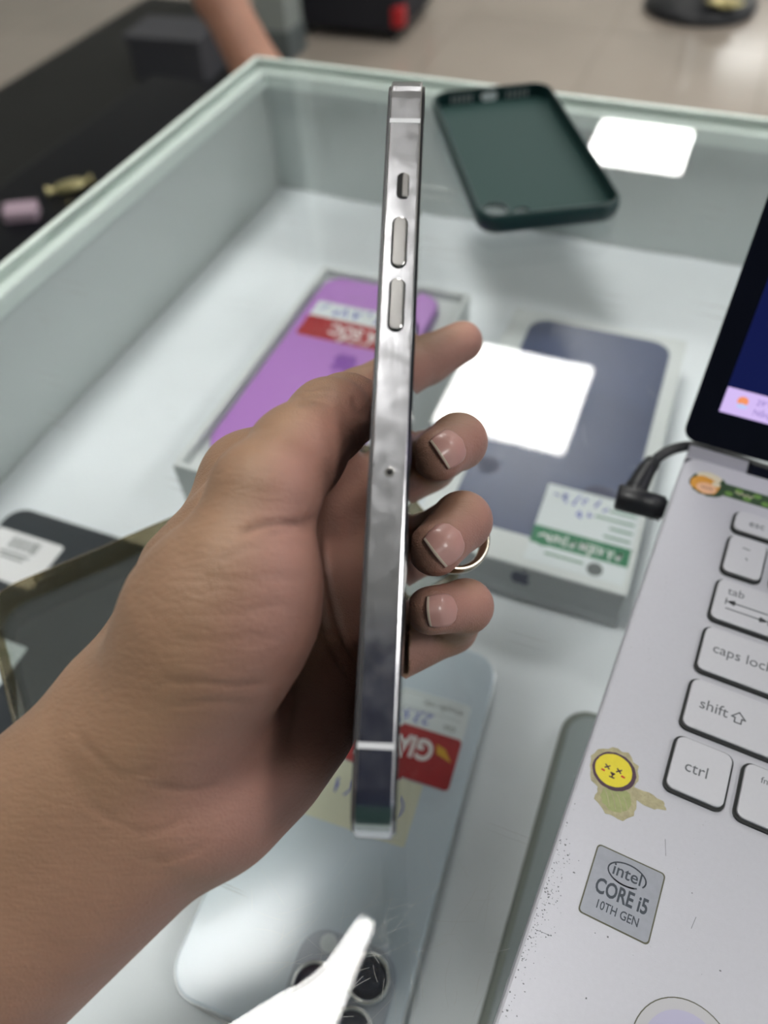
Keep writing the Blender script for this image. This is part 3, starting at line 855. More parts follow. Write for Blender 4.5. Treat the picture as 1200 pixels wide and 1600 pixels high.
# round-headed sticker with the green dotted strip near the hinge (plain stand-in drawing)
fs = obj('round_sticker', poly_me('round_sticker', blob(-11.4, 98.7, 6.6, 5.6, 30, .05), 18.0 * MM, 18.1 * MM), M['stickgreen'], lap)
tag(fs, 'worn round sticker with a green dotted strip')
obj('cream_cap', poly_me('cream_cap', blob(-11.6, 102.3, 4.4, 2.2, 24, .06), 18.1 * MM, 18.12 * MM), M['stickcream'], fs)
obj('orange_patch', poly_me('orange_patch', blob(-12.2, 97.9, 4.9, 4.2, 24, .08), 18.12 * MM, 18.14 * MM), M['stickorange'], fs)
obj('peach_patch', poly_me('peach_patch', blob(-11.6, 96.6, 3.5, 2.6, 24, .05), 18.14 * MM, 18.16 * MM), M['stickskin'], fs)
obj('patch_line', strokes_me('patch_line', [[((-13.2 + 1.0 * k) * MM, 97.2 * MM), ((-12.8 + 1.0 * k) * MM, 96.3 * MM)] for k in range(4)], .3 * MM, 18.16 * MM, 18.17 * MM), M['stickplum'], fs)
obj('cream_patch', poly_me('cream_patch', blob(-8.8, 99.6, 1.5, 1.2, 16, .05), 18.15 * MM, 18.17 * MM), M['stickcream'], fs)
obj('green_strip', slab_me('green_strip', -6.5 * MM, 95.6 * MM, 34 * MM, 101.6 * MM, 18.0 * MM, 18.08 * MM, 1.5 * MM), M['stickgreen'], fs)
dots = []
for k in range(12):
    d = obj('leaf_dot', poly_me('leaf_dot', blob(-4.0 + 3.1 * k, 97.2 + 2.6 * (k % 2), 1.45, 1.15, 14, .06), 18.08 * MM, 18.10 * MM), M['stickleaf'], fs)
obj('squiggle', strokes_me('squiggle', [[((-2.0 + .55 * k) * MM, (98.6 + .6 * math.sin(k * 1.9)) * MM) for k in range(12)]], .35 * MM, 18.10 * MM, 18.12 * MM), M['stickcream'], fs)

# round clear sticker with lavender disc at the bottom edge of the photo
rd = obj('round_label', lathe_me('round_label', [(.0001, 0), (.0113, 0), (.0113, .00012), (.0001, .00012)], 48), M['ringline'], lap)
rd.location = (18.0 * MM, -73.5 * MM, DZ)
d2 = obj('lavender_disc', lathe_me('lavender_disc', [(.0001, 0), (.0090, 0), (.0090, .00006), (.0001, .00006)], 48), M['lavender'], rd)
d2.location = (0, 0, .00012)
d3 = obj('label_edge', loft('label_edge', [[(x, y, 0.0) for x, y in circ(0, 0, .0115, 48)], [(x, y, .00014) for x, y in circ(0, 0, .0115, 48)], [(x, y, .00014) for x, y in circ(0, 0, .01125, 48)]], False), M['chipedge'], rd)
lslab('touchpad', 82, -102, 187, -32, 18.0, 18.05, M['key'], r=2)

# lid
lid = lslab('lid', 0, 0, 325, 214, -5.0, 0, M['bezel'], r=5, bev=.6, botbev=1.5)
lid.location = (-25.2 * MM, 117.6 * MM, 18.3 * MM)
lid.rotation_euler = (math.radians(65), 0, 0)
lslab('display', 9.0, 13.6, 316, 205, 0.0, 0.06, M['screen'], lid)
tbar = lslab('taskbar', 9.2, 13.8, 315.8, 23.2, 0.07, 0.10, M['taskbar'], lid)
sun_ = obj('weather_icon', poly_me('weather_icon', blob(15.6, 19.4, 1.9, 1.7, 20, .02), .10 * MM, .12 * MM), M['weather'], lid)
obj('cloud_icon', poly_me('cloud_icon', blob(15.8, 17.6, 1.9, .9, 20, .02), .12 * MM, .14 * MM), M['cloudlit'], lid)
text('screen_text', '29°C', 2.9 * MM, M['tasktext'], lid, (20.0 * MM, 20.2 * MM, .12 * MM), 0)
text('screen_text', 'Nắng nhẹ', 2.9 * MM, M['tasktext'], lid, (20.0 * MM, 16.6 * MM, .12 * MM), 0)

# power cable plugged into the laptop's left side
pc = thing('power_cable', 'black right-angle power plug and cable in the laptop\'s left side', 'cable', lap.matrix_basis @ Vector((-31 * MM, 87.4 * MM, 0)), lap.rotation_euler.z)
def pl(u, v, z): return ((u + 31) * MM, (v - 87.4) * MM, z * MM)
obj('plug', tube_me('plug', [pl(-22.2, 87.4, 11), pl(-23.0, 87.4, 11), pl(-23.2, 87.4, 11), pl(-38.8, 86.6, 11), pl(-39.8, 86.5, 11)], [.0036, .0036, .0046, .0050, .0042], 20), M['blackrub'], pc, True)
obj('strain_relief', tube_me('strain_relief', [pl(-34.6, 87.5, 11.0), pl(-34.2, 93, 11.2), pl(-33.2, 102, 12.0), pl(-31.9, 107, 13.0)], [.0044, .0042, .0034, .0030], 16), M['blackrub'], pc, True)
obj('cable', tube_me('cable', curve_pts([pl(-31.9, 106.5, 12.9), pl(-29.5, 111.5, 13.8), pl(-25.5, 116.5, 14.0), pl(-20, 121.5, 12.5), pl(-10, 127.0, 8), pl(15, 131, 2.4), pl(60, 133, 2.4), pl(130, 131, 2.4)], 6), .0020, 12), M['blackrub'], pc, True)

# ------------------------------------------------------------------ background of the shop
# dark mat on the tiles and a low black bench along the counter's left side
mt_ = thing('floor_mat', 'large dark rubber mat on the tiles left of the counter', 'mat', (-2.16, 0.90, 0))
slab('mat_sheet', -.40, -1.75, .40, 2.42, .0005, .012, M['mat'], mt_, r=.03, bev=.004)
slab('mat_border', -.405, -1.755, .405, 2.425, 0, .008, M['blackrub'], mt_, r=.032, bev=.002)
st = thing('bench', 'low black gloss bench along the counter\'s left side', 'bench', (-0.68, 0.25, 0.0))
slab('bench_top', -.32, -1.00, .32, 1.00, .575, .610, M['blackgloss'], st, r=.01, bev=.004)
slab('apron', -.29, -.97, .29, .97, .46, .5749, M['blackgloss'], st)
for sx in (-1, 1):
    for sy in (-1, 1):
        slab('leg', sx * .26 - .025, sy * .94 - .025, sx * .26 + .025, sy * .94 + .025, 0, .4599, M['blackgloss'], st)
BZ = 0.6101
def on_bench(px, py): return PX(px, py, (BZ - G) * 1000)
gx, gy = on_bench(112, 298)
gb = thing('gold_trinket', 'small gold foil twist lying on the black bench', 'trinket', (gx, gy, BZ), .9)
obj('foil_body', lathe_me('foil_body', [(.001, 0), (.010, .0015), (.014, .007), (.011, .013), (.001, .015)], 14), M['gold'], gb).scale = (1.8, .8, 1)
for s in (-1, 1):
    w = obj('twist_end', lathe_me('twist_end', [(.002, 0), (.0075, .012), (.007, .013), (.001, .006)], 9), M['gold'], gb)
    w.location = (s * .022, 0, .0082)
    w.rotation_euler = (0, s * PI / 2, 0)
gx, gy = on_bench(36, 338)
pk = thing('paper_packet', 'small pale mauve packet on the black bench', 'packet', (gx, gy, BZ), .5)
slab('packet_body', -.024, -.015, .024, .015, 0, .014, M['pink'], pk, r=.004, bev=.003)
slab('packet_flap', -.024, .003, .024, .0155, .0142, .0152, M['pink'], pk, r=.003)
gbx = thing('storage_box', 'grey storage box on the mat behind the bystander\'s leg', 'box', (-1.95, 2.62, .0121), .1)
slab('box_body', -.15, -.10, .15, .10, 0, .13, M['greybox'], gbx, r=.01, bev=.004)
slab('box_lid', -.156, -.106, .156, .106, .1302, .15, M['greybox'], gbx, r=.012, bev=.004)

# black travel case with red trim standing on the tiles
bc = thing('travel_case', 'black travel case with red trim on the tiled floor', 'case', (-1.49, 3.33, 0), math.radians(3))
slab('shell', -.24, -.23, .24, .23, .035, .50, M['blackmatte'], bc, r=.05, bev=.03, botbev=.02)
for sx in (-1, 1):
    for sy in (-1, 1):
        w = obj('wheel', lathe_me('wheel', [(.004, -.012), (.020, -.012), (.022, -.006), (.022, .006), (.020, .012), (.004, .012)], 18), M['blackrub'], bc, True)
        w.location = (sx * .18, sy * .18, .0221)
        w.rotation_euler = (PI / 2, 0, 0)
        slab('wheel_fork', sx * .18 - .015, sy * .18 - .02, sx * .18 + .015, sy * .18 + .02, .034, .05, M['blackmatte'], bc)
slab('corner_guard', .186, -.236, .244, -.176, .06, .13, M['redtrim'], bc, r=.02, bev=.008, botbev=.008)
slab('corner_guard', .186, .10, .248, .16, .10, .20, M['redtrim'], bc, r=.02, bev=.008, botbev=.008)
slab('zip_band', -.242, -.232, .242, .232, .30, .31, M['redtrim'], bc, r=.052)
obj('handle', tube_me('handle', curve_pts([(-.08, 0, .499), (-.075, 0, .53), (0, 0, .54), (.075, 0, .53), (.08, 0, .499)], 5), .011, 10), M['blackrub'], bc, True)

# grey green pillar behind the case
pil = thing('pillar', 'grey green square pillar at the far left of the shop', 'pillar', (-1.672, 2.92, 0))
slab('shaft', -.065, -.065, .065, .065, .10, CEIL_Z, M['pillar'], pil)
slab('skirting', -.07, -.07, .07, .07, 0, .0998, M['greyprint'], pil, bev=.004)

# round pedestal stool
so = thing('stool', 'bar stool with black dished round base on the far tiles', 'stool', (-0.205, 3.80, 0))
obj('base', lathe_me('base', [(.001, 0), (.215, 0), (.222, .008), (.222, .028), (.205, .042), (.10, .062), (.045, .078), (.001, .080)], 56), M['blackrub'], so, True)
obj('column', lathe_me('column', [(.001, .078), (.034, .078), (.030, .095), (.026, .11), (.026, .66), (.001, .66)], 28), M['chrome'], so, True)
obj('seat', lathe_me('seat', [(.001, .66), (.16, .66), (.185, .68), (.19, .72), (.17, .745), (.001, .755)], 40), M['blackrub'], so, True)
obj('foot_ring', loft('foot_ring', [[((.17 + .011 * math.cos(b)) * math.cos(a), (.17 + .011 * math.cos(b)) * math.sin(a), .30 + .011 * math.sin(b)) for b in [2 * PI * k / 8 for k in range(8)]] for a in [2 * PI * j / 40 for j in range(41)]], False), M['chrome'], so, True)
obj('ring_arm', tube_me('ring_arm', [(-.17, 0, .30), (.17, 0, .30)], .009, 10), M['chrome'], so, True)
gf = thing('crumpled_foil', 'crumpled pale gold foil scrap on the stool base', 'foil', (-0.11, 3.675, .0700))
rs3 = random.Random(21)
bmf = bmesh.new()
bmesh.ops.create_icosphere(bmf, subdivisions=3, radius=.048)
for v in bmf.verts:
    v.co *= rs3.uniform(.72, 1.12)
    v.co.x *= 1.5
    v.co.z = max(-.010, v.co.z * .30)
me = bpy.data.meshes.new('foil_scrap')
bmf.to_mesh(me)
bmf.free()
obj('foil_scrap', me, M['gold'], gf)

# ------------------------------------------------------------------ the held phone (local: X thickness, Y up its length, Z towards the viewer)
def unit(v): return v / np.linalg.norm(v)
PB = CAMP(580.25, 1325.8, 130.4)
PT_ = CAMP(637.1, 95.4, 168.5)
PL = unit(PT_ - PB)
PW = np.array([0.045, 0.0, 1.0])
PW = unit(PW - PL * PW.dot(PL))
PX_T = np.cross(PL, -PW)
PLEN, PWID, PTHK = 0.1608, 0.078, 0.0074
hp_local = Matrix(((PX_T[0], PL[0], -PW[0], PB[0]), (PX_T[1], PL[1], -PW[1], PB[1]), (PX_T[2], PL[2], -PW[2], PB[2]), (0, 0, 0, 1)))
hp = thing('smartphone', 'silver steel phone held upright on edge in the hand, buttons facing out', 'phone', matrix=HAND_M @ hp_local)

def face_y(py):
    """height along the phone's near face for a measured image row"""
    lo, hi = 0.0, PLEN
    for _ in range(40):
        mid = (lo + hi) / 2
        p = PB + PL * mid
        if 800 + p[1] / p[2] * F_PX > py: lo = mid
        else: hi = mid
    return lo

def yz_slab(name, y0, z0, y1, z1, x0, x1, m, parent, r=0.0, bev=0.0, seg=10, botbev=0.0):
    me = slab_me(name, y0, z0, y1, z1, x0, x1, r, bev, seg, botbev)
    co = np.empty(len(me.vertices) * 3)
    me.vertices.foreach_get('co', co)
    co = co.reshape(-1, 3)[:, [2, 0, 1]]
    me.vertices.foreach_set('co', np.ascontiguousarray(co).ravel())
    me.update()
    return obj(name, me, m, parent)

T2 = PTHK / 2
band = yz_slab('steel_band', 0, -PWID, PLEN, 0, -T2 + .0003, T2 - .0003, M['steel'], hp, r=.0095, bev=.00035, seg=16, botbev=.00035)
scr = yz_slab('screen_glass', .0009, -PWID + .0009, PLEN - .0009, -.0009, T2 - .0003, T2 + .0003, M['blackglass'], hp, r=.0087, bev=.0002, seg=16)
bgl = yz_slab('back_glass', .0009, -PWID + .0009, PLEN - .0009, -.0009, -T2 - .0003, -T2 + .0003, M['backglass'], hp, r=.0087, seg=16, botbev=.0002)
for py in (188.5, 1165.5):
    yk = face_y(py)
    slab('antenna_line', -T2 + .0004, yk - .00055, T2 - .0004, yk + .00055, -.0004, .00003, M['antenna'], hp)
def pill(name, py0, py1, wid, z0, z1, m, parent, xo=0.0, r=None, bev=.0002):
    y0, y1 = face_y(py1), face_y(py0)
    return slab(name, xo - wid / 2, y0, xo + wid / 2, y1, z0, z1, m, parent, r=(wid / 2 if r is None else r), bev=bev, seg=8)
for (a, b) in ((340, 418), (436, 517)):
    w = pill('button_gap', a - 1.2, b + 1.8, .00335, -.0002, .00003, M['hole'], hp, bev=0)
    pill('volume_button', a, b, .0029, -.0002, .00052, M['steelbtn'], hp, bev=.0003)
pill('mute_slot', 270, 311, .0026, -.0002, .00003, M['hole'], hp, xo=.0002, bev=0)
pill('mute_switch', 272, 309.5, .0014, -.0002, .00045, M['steelbtn'], hp, xo=.00072, r=.0004)
pill('sensor_window', 628, 660, .0029, -.0002, .00004, M['steel'], hp, r=.0013, bev=0)
ph_ = obj('tray_pinhole', lathe_me('tray_pinhole', [(.0001, 0), (.00062, 0), (.00062, .00004), (.0001, .00004)], 20), M['hole'], hp)
ph_.location = (.00015, face_y(738), 0)
ph2 = obj('pinhole_bezel', loft('pinhole_bezel', [[(r_ * math.cos(a), r_ * math.sin(a), z_) for a in [2 * PI * k / 20 for k in range(20)]] for r_, z_ in ((.00105, 0), (.00095, .00006), (.00062, .00006), (.00062, 0))], False), M['steelbtn'], hp)
ph2.location = (.00015, face_y(738), 0)

# ------------------------------------------------------------------ implicit surface tools for the bodies
def smin(a, b, k):
    h = np.maximum(k - np.abs(a - b), 0) / k
    return np.minimum(a, b) - h * h * k * 0.25

def cone(P, a, b, ra, rb):
    a, b = np.asarray(a, np.float32), np.asarray(b, np.float32)
    ba = b - a
    t = np.clip(((P - a) @ ba) / float(ba @ ba), 0, 1)
    d = P - a - t[:, None] * ba
    return np.sqrt((d * d).sum(1)) - (ra + (rb - ra) * t)

def surface_nets(fn, lo, hi, h, block=24):
    lo = np.array(lo, float)
    n = np.ceil((np.array(hi) - lo) / h).astype(int) + 1
    D = np.full(n, 1e3, np.float32)
    ax = [lo[i] + h * np.arange(n[i]) for i in range(3)]
    bl = [[(s, min(s + block, n[i])) for s in range(0, n[i], block)] for i in range(3)]
    cent, idx = [], []
    for bx in bl[0]:
        for by in bl[1]:
            for bz in bl[2]:
                cent.append([ax[0][bx[0]:bx[1]].mean(), ax[1][by[0]:by[1]].mean(), ax[2][bz[0]:bz[1]].mean()])
                idx.append((bx, by, bz))
    cd = fn(np.array(cent, np.float32))
    rad = block * h * 0.87 + 5.0
    for c, (bx, by, bz) in zip(cd, idx):
        if abs(c) > rad:
            D[bx[0]:bx[1], by[0]:by[1], bz[0]:bz[1]] = c
            continue
        g = np.stack(np.meshgrid(ax[0][bx[0]:bx[1]], ax[1][by[0]:by[1]], ax[2][bz[0]:bz[1]], indexing='ij'), -1).astype(np.float32)
        D[bx[0]:bx[1], by[0]:by[1], bz[0]:bz[1]] = fn(g.reshape(-1, 3)).reshape(g.shape[:3])
    S = D < 0
    c000 = S[:-1, :-1, :-1]
    tot = np.zeros(c000.shape, np.int8)
    for i in (0, 1):
        for j in (0, 1):
            for k in (0, 1):
                tot += S[i:n[0] - 1 + i, j:n[1] - 1 + j, k:n[2] - 1 + k]
    act = np.argwhere((tot > 0) & (tot < 8))
    vid = np.full(c000.shape, -1, np.int64)
    vid[tuple(act.T)] = np.arange(len(act))
    acc = np.zeros((len(act), 3)); cnt_ = np.zeros(len(act))
    corners = [(i, j, k) for i in (0, 1) for j in (0, 1) for k in (0, 1)]
    for a in corners:
        for ax_ in range(3):
            if a[ax_]: continue
            b = list(a); b[ax_] = 1
            da = D[tuple((act + a).T)]; db = D[tuple((act + b).T)]
            m = (da < 0) != (db < 0)
            t = da[m] / (da[m] - db[m])
            p = np.tile(np.array(a, float), (m.sum(), 1))
            p[:, ax_] += t
            acc[m] += p; cnt_[m] += 1
    V = lo + h * (act + acc / cnt_[:, None])
    quads = []
    for ax_ in range(3):
        o = [(1, 2), (2, 0), (0, 1)][ax_]
        sl0 = [slice(0, -1)] * 3; sl1 = [slice(0, -1)] * 3
        sl1[ax_] = slice(1, None); sl0[ax_] = slice(0, -1)
        for q in o:
            sl0[q] = slice(1, -1); sl1[q] = slice(1, -1)
        A, B = S[tuple(sl0)], S[tuple(sl1)]
        e = np.argwhere(A != B)
        if not len(e): continue
        flip = A[tuple(e.T)]
        base_ = e.copy()
        for q in o: base_[:, q] += 1
        def vd(da, db):
            t = base_.copy(); t[:, o[0]] -= da; t[:, o[1]] -= db
            return vid[tuple(t.T)]
        Q = np.stack([vd(1, 1), vd(0, 1), vd(0, 0), vd(1, 0)], 1)
        Q[~flip] = Q[~flip][:, ::-1]
        quads.append(Q)
    return V, np.concatenate(quads)

def mesh_np(name, V, Q, scale=MM):
    me = bpy.data.meshes.new(name)
    me.vertices.add(len(V))
    me.vertices.foreach_set('co', (np.asarray(V) * scale).astype(np.float32).ravel())
    me.loops.add(Q.size)
    me.loops.foreach_set('vertex_index', Q.astype(np.int32).ravel())
    me.polygons.add(len(Q))
    me.polygons.foreach_set('loop_start', (np.arange(len(Q)) * 4).astype(np.int32))
    me.polygons.foreach_set('loop_total', np.full(len(Q), 4, np.int32))
    me.update(calc_edges=True)
    me.validate()
    return me

def vnormals(V, Q):
    nf = np.cross(V[Q[:, 2]] - V[Q[:, 0]], V[Q[:, 3]] - V[Q[:, 1]])
    N = np.zeros_like(V)
    for k in range(4):
        np.add.at(N, Q[:, k], nf)
    return N / (np.linalg.norm(N, axis=1)[:, None] + 1e-12)

# ------------------------------------------------------------------ skin material: colour attribute carries the skin's own tone (palm pink, back of hand tan) plus shade painted into the hand's creases
def skin_mat(name):
    m = bpy.data.materials.new(name)
    m.use_nodes = True
    nt = m.node_tree
    p = nt.nodes['Principled BSDF']
    at = nt.nodes.new('ShaderNodeVertexColor')
    at.layer_name = 'tone'
    tc = nt.nodes.new('ShaderNodeTexCoord')
    n = nt.nodes.new('ShaderNodeTexNoise'); n.inputs['Scale'].default_value = 70; n.inputs['Detail'].default_value = 6
    nt.links.new(tc.outputs['Object'], n.inputs['Vector'])
    mr = nt.nodes.new('ShaderNodeMapRange'); mr.inputs[3].default_value = 0.82; mr.inputs[4].default_value = 1.18
    nt.links.new(n.outputs['Fac'], mr.inputs[0])
    mx = nt.nodes.new('ShaderNodeMix'); mx.data_type = 'RGBA'; mx.blend_type = 'MULTIPLY'; mx.inputs[0].default_value = 1
    nt.links.new(at.outputs['Color'], mx.inputs[6]); nt.links.new(mr.outputs[0], mx.inputs[7])
    nt.links.new(mx.outputs[2], p.inputs['Base Color'])
    p.inputs['Roughness'].default_value = 0.47
    p.inputs['Specular IOR Level'].default_value = 0.42
    p.inputs['Subsurface Weight'].default_value = 0.12
    p.inputs['Subsurface Radius'].default_value = (0.0035, 0.0014, 0.0008)
    p.inputs['Subsurface Scale'].default_value = 1.0
    # fine skin lines: stretched noise across the limb plus tiny cells
    mp = nt.nodes.new('ShaderNodeMapping'); mp.inputs['Rotation'].default_value = (0.3, 0.2, -0.15); mp.inputs['Scale'].default_value = (230, 900, 650)
    nt.links.new(tc.outputs['Object'], mp.inputs[0])
    n2 = nt.nodes.new('ShaderNodeTexNoise'); n2.inputs['Scale'].default_value = 1; n2.inputs['Detail'].default_value = 4; n2.inputs['Distortion'].default_value = 0.6
    nt.links.new(mp.outputs[0], n2.inputs['Vector'])
    vo = nt.nodes.new('ShaderNodeTexVoronoi'); vo.inputs['Scale'].default_value = 1500; vo.feature = 'DISTANCE_TO_EDGE'
    nt.links.new(tc.outputs['Object'], vo.inputs['Vector'])
    ma = nt.nodes.new('ShaderNodeMath'); ma.operation = 'MULTIPLY_ADD'; ma.inputs[1].default_value = 0.6
    nt.links.new(vo.outputs['Distance'], ma.inputs[0]); nt.links.new(n2.outputs['Fac'], ma.inputs[2])
    b = nt.nodes.new('ShaderNodeBump'); b.inputs['Strength'].default_value = 0.30; b.inputs['Distance'].default_value = 0.0010
    nt.links.new(ma.outputs[0], b.inputs['Height']); nt.links.new(b.outputs['Normal'], p.inputs['Normal'])
    return m
M['skin'] = skin_mat('skin')
M['nail'] = mat('fingernail', (0.50, 0.27, 0.235), 0.32, noise=0.06, scale=500, coat=0.15)
M['nailtip'] = mat('fingernail free edge', (0.66, 0.55, 0.44), 0.45)

# ------------------------------------------------------------------ the hand, in the measured frame (millimetres: x right, y down, z away)
def J(px, py, z): return np.array([(px - 600) / F_PX * z, (py - 800) / F_PX * z, z])
PBm, PLm, PWm, PTm = PB * 1000, PL, PW, PX_T

def phone_sdf(P):
    q = P - (PBm + PLm * PLEN * 500 + PWm * PWID * 500).astype(np.float32)
    l = np.stack([q @ PTm.astype(np.float32), q @ PLm.astype(np.float32), q @ PWm.astype(np.float32)], 1)
    b = np.array([T2 * 1000 + .45, PLEN * 500 + .1, PWID * 500 + .1], np.float32)
    d = np.abs(l) - b
    return np.linalg.norm(np.maximum(d, 0), axis=1) + np.minimum(d.max(1), 0)

# each prim: (point a, point b, radius a, radius b)
WR_R, WR_U = J(192, 1160, 160), J(268, 1255, 163)
palm = [
    (WR_R, J(-230, 1530, 170), 17.5, 21), (WR_U, J(-160, 1650, 172), 17.5, 21),
    (J(-230, 1530, 170), J(-640, 1760, 140), 21, 26), (J(-160, 1650, 172), J(-560, 1900, 142), 21, 26),
    (J(-195, 1590, 171), J(-600, 1830, 141), 22, 27),
    (J(228, 1208, 167), J(-195, 1590, 168), 17.5, 20),
    # metacarpals
    (J(225, 1085, 167), J(392, 752, 205), 15, 11.5),
    (J(262, 1130, 172), J(425, 830, 222), 15, 13),
    (J(297, 1185, 175), J(480, 935, 222), 15, 12.5),
    (J(332, 1232, 172), J(532, 1045, 212), 16, 11.5),
    # heel of the palm, little-finger side
    (J(338, 1215, 168), J(455, 1118, 183), 16.5, 14),
    (J(410, 1165, 175), J(505, 1068, 195), 14.5, 11.5),
    # deep underside of the heel
    (J(228, 1275, 176), J(345, 1222, 187), 16, 15),
    (J(345, 1222, 187), J(462, 1120, 208), 15, 12.5),
    # web between thumb and first finger
    (J(310, 900, 168), J(388, 775, 182), 13, 9.5),
]
thenar = [
    (J(262, 1112, 157), J(335, 965, 152), 17, 16.3),
    (J(335, 965, 152), J(386, 880, 148), 16.3, 13.4),
    (J(300, 1080, 158), J(375, 945, 152), 15, 15),
]
thumb = [
    (J(388, 860, 149), J(413, 773, 150), 11.2, 10.2),
    (J(413, 773, 150), J(464, 708, 162), 10.2, 9.5),
    (J(464, 708, 162), J(514, 656, 174), 9.5, 8.8),
    (J(514, 656, 174), J(540, 641, 185), 8.7, 8.2),
    (J(540, 641, 185), J(557, 632, 194), 8.2, 7.2),
]
I_M, I_P, I_D, I_T = J(392, 752, 205), J(560, 622, 238), J(668, 562, 257), J(722, 534, 262)
fingers = {
    'index': [(I_M, I_P, 11, 8.8), (I_P, I_D, 8.8, 7.8), (I_D, I_T, 8.0, 7.0)],
    'middle': [(J(425, 830, 222), np.array([13.5, -16.0, 245]), 12, 9.8), (np.array([13.5, -16.0, 245]), J(716, 690, 214), 9.0, 7.6), (J(716, 690, 214), J(684, 712, 203), 7.6, 6.9)],
    'ring': [(J(480, 935, 222), np.array([13.0, 9.5, 237]), 11.5, 9.0), (np.array([13.0, 9.5, 237]), J(722, 814, 208), 8.8, 7.7), (J(722, 814, 208), J(680, 858, 197), 7.7, 7.0)],
    'little': [(J(532, 1045, 212), J(702, 978, 226), 10.5, 8.0), (J(702, 978, 226), J(728, 947, 206), 7.8, 6.9), (J(728, 947, 206), J(673, 954, 195), 6.9, 6.2)],
}
_mm, _rm, _lm = J(425, 830, 222), J(480, 935, 222), J(532, 1045, 212)
_mp, _rp, _lp = np.array([13.5, -16.0, 245]), np.array([13.0, 9.5, 237]), J(702, 978, 226)
def mid(a, b, t=.5): return a + (b - a) * t
palm += [   # fleshy pads and webs at the finger roots
    (mid(I_M, _mm), mid(mid(I_M, I_P, .55), mid(_mm, _mp, .5)), 11, 8.0),
    (mid(_mm, _rm), mid(mid(_mm, _mp, .5), mid(_rm, _rp, .5)), 11.5, 8.5),
    (mid(_rm, _lm), mid(mid(_rm, _rp, .5), mid(_lm, _lp, .5)), 11, 8.0),
    (I_M, _mm, 11, 12), (_mm, _rm, 12, 12), (_rm, _lm, 12, 11),
]
def seq(P, prims, k):
    d = None
    for a, b, ra, rb in prims:
        c = cone(P, a, b, ra, rb)
        d = c if d is None else smin(d, c, k)
    return d

def hand_sdf(P, clip=True):
    P = P.astype(np.float32)
    d = seq(P, palm, 9.0)
    t = smin(seq(P, thenar, 8.0), seq(P, thumb, 4.0), 3.2)
    d = smin(d, t, 5.5)
    base_ = d
    for f in fingers.values():
        d = np.minimum(d, smin(base_, seq(P, f, 2.5), 5.0))
    if clip:
        d = np.maximum(d, -(phone_sdf(P) - 0.25))
    return d

HV, HQ = surface_nets(hand_sdf, (-130, -80, 100), (45, 140, 280), 0.85)
HN = vnormals(HV, HQ)
# skin creases pressed into the surface: (image polyline, nearest/farthest distance, width mm, depth mm)
CREASES = [
    ([(500, 806), (470, 816), (430, 818), (395, 824), (365, 838)], 100, 165, .6, .8),
    ([(492, 826), (450, 828), (410, 838)], 100, 165, .7, .45),
    ([(490, 850), (430, 848), (372, 862), (330, 880)], 100, 165, .6, .17),
    ([(488, 905), (430, 900), (380, 906), (310, 905)], 100, 168, .6, .17),
    ([(470, 950), (420, 945), (370, 957), (300, 950)], 100, 168, .6, .17),
    ([(455, 1000), (400, 996), (320, 1003), (260, 995)], 100, 170, .6, .17),
    ([(420, 1066), (370, 1072), (310, 1066), (235, 1066)], 100, 172, .6, .32),
    ([(400, 1100), (330, 1096), (260, 1105)], 100, 175, .6, .17),
    ([(350, 1225), (290, 1235), (240, 1228)], 100, 180, .7, .30),
    ([(300, 1275), (240, 1300), (190, 1290), (120, 1240)], 100, 185, .7, .22),
    ([(250, 1190), (200, 1215), (150, 1180), (110, 1130)], 100, 185, .7, .2),
    ([(330, 1310), (280, 1340), (230, 1345)], 100, 185, .7, .2),
    ([(505, 832), (512, 900), (530, 975), (560, 1040)], 160, 235, .9, .9),
    ([(497, 905), (510, 990), (545, 1060)], 160, 235, .8, .6),
    ([(452, 1045), (462, 1100), (448, 1180)], 150, 235, .9, .5),
    ([(478, 610), (500, 604), (520, 606)], 130, 185, .6, .45), ([(470, 622), (498, 615), (524, 618)], 130, 185, .6, .40), ([(465, 634), (494, 628), (520, 632)], 130, 185, .6, .3),
    ([(550, 618), (560, 640), (575, 650)], 130, 185, .7, .3),
]
pxv = np.stack([600 + HV[:, 0] / HV[:, 2] * F_PX, 800 + HV[:, 1] / HV[:, 2] * F_PX], 1)
front = (HN * HV).sum(1) < 0
disp = np.zeros(len(HV))
for L, z0, z1, w, dep in CREASES:
    L = np.array(curve_pts(L, 5))[:, :2]
    lo_, hi_ = L.min(0) - 30, L.max(0) + 30
    sel = np.where(front & (HV[:, 2] > z0) & (HV[:, 2] < z1) & (pxv > lo_).all(1) & (pxv < hi_).all(1))[0]
    if not len(sel): continue
    best = np.full(len(sel), 1e9); par = np.zeros(len(sel))
    for k in range(len(L) - 1):
        a, b = L[k], L[k + 1]
        ba = b - a
        t = np.clip(((pxv[sel] - a) @ ba) / (ba @ ba), 0, 1)
        dd = np.linalg.norm(pxv[sel] - a - t[:, None] * ba, axis=1)
        m_ = dd < best
        best[m_] = dd[m_]; par[m_] = (k + t[m_]) / (len(L) - 1)
    dm = best * HV[sel, 2] / F_PX
    amt = dep * np.exp(-(dm / w) ** 2) * np.clip(np.minimum(par, 1 - par) * 6, 0, 1)
    disp[sel] = np.maximum(disp[sel], amt)
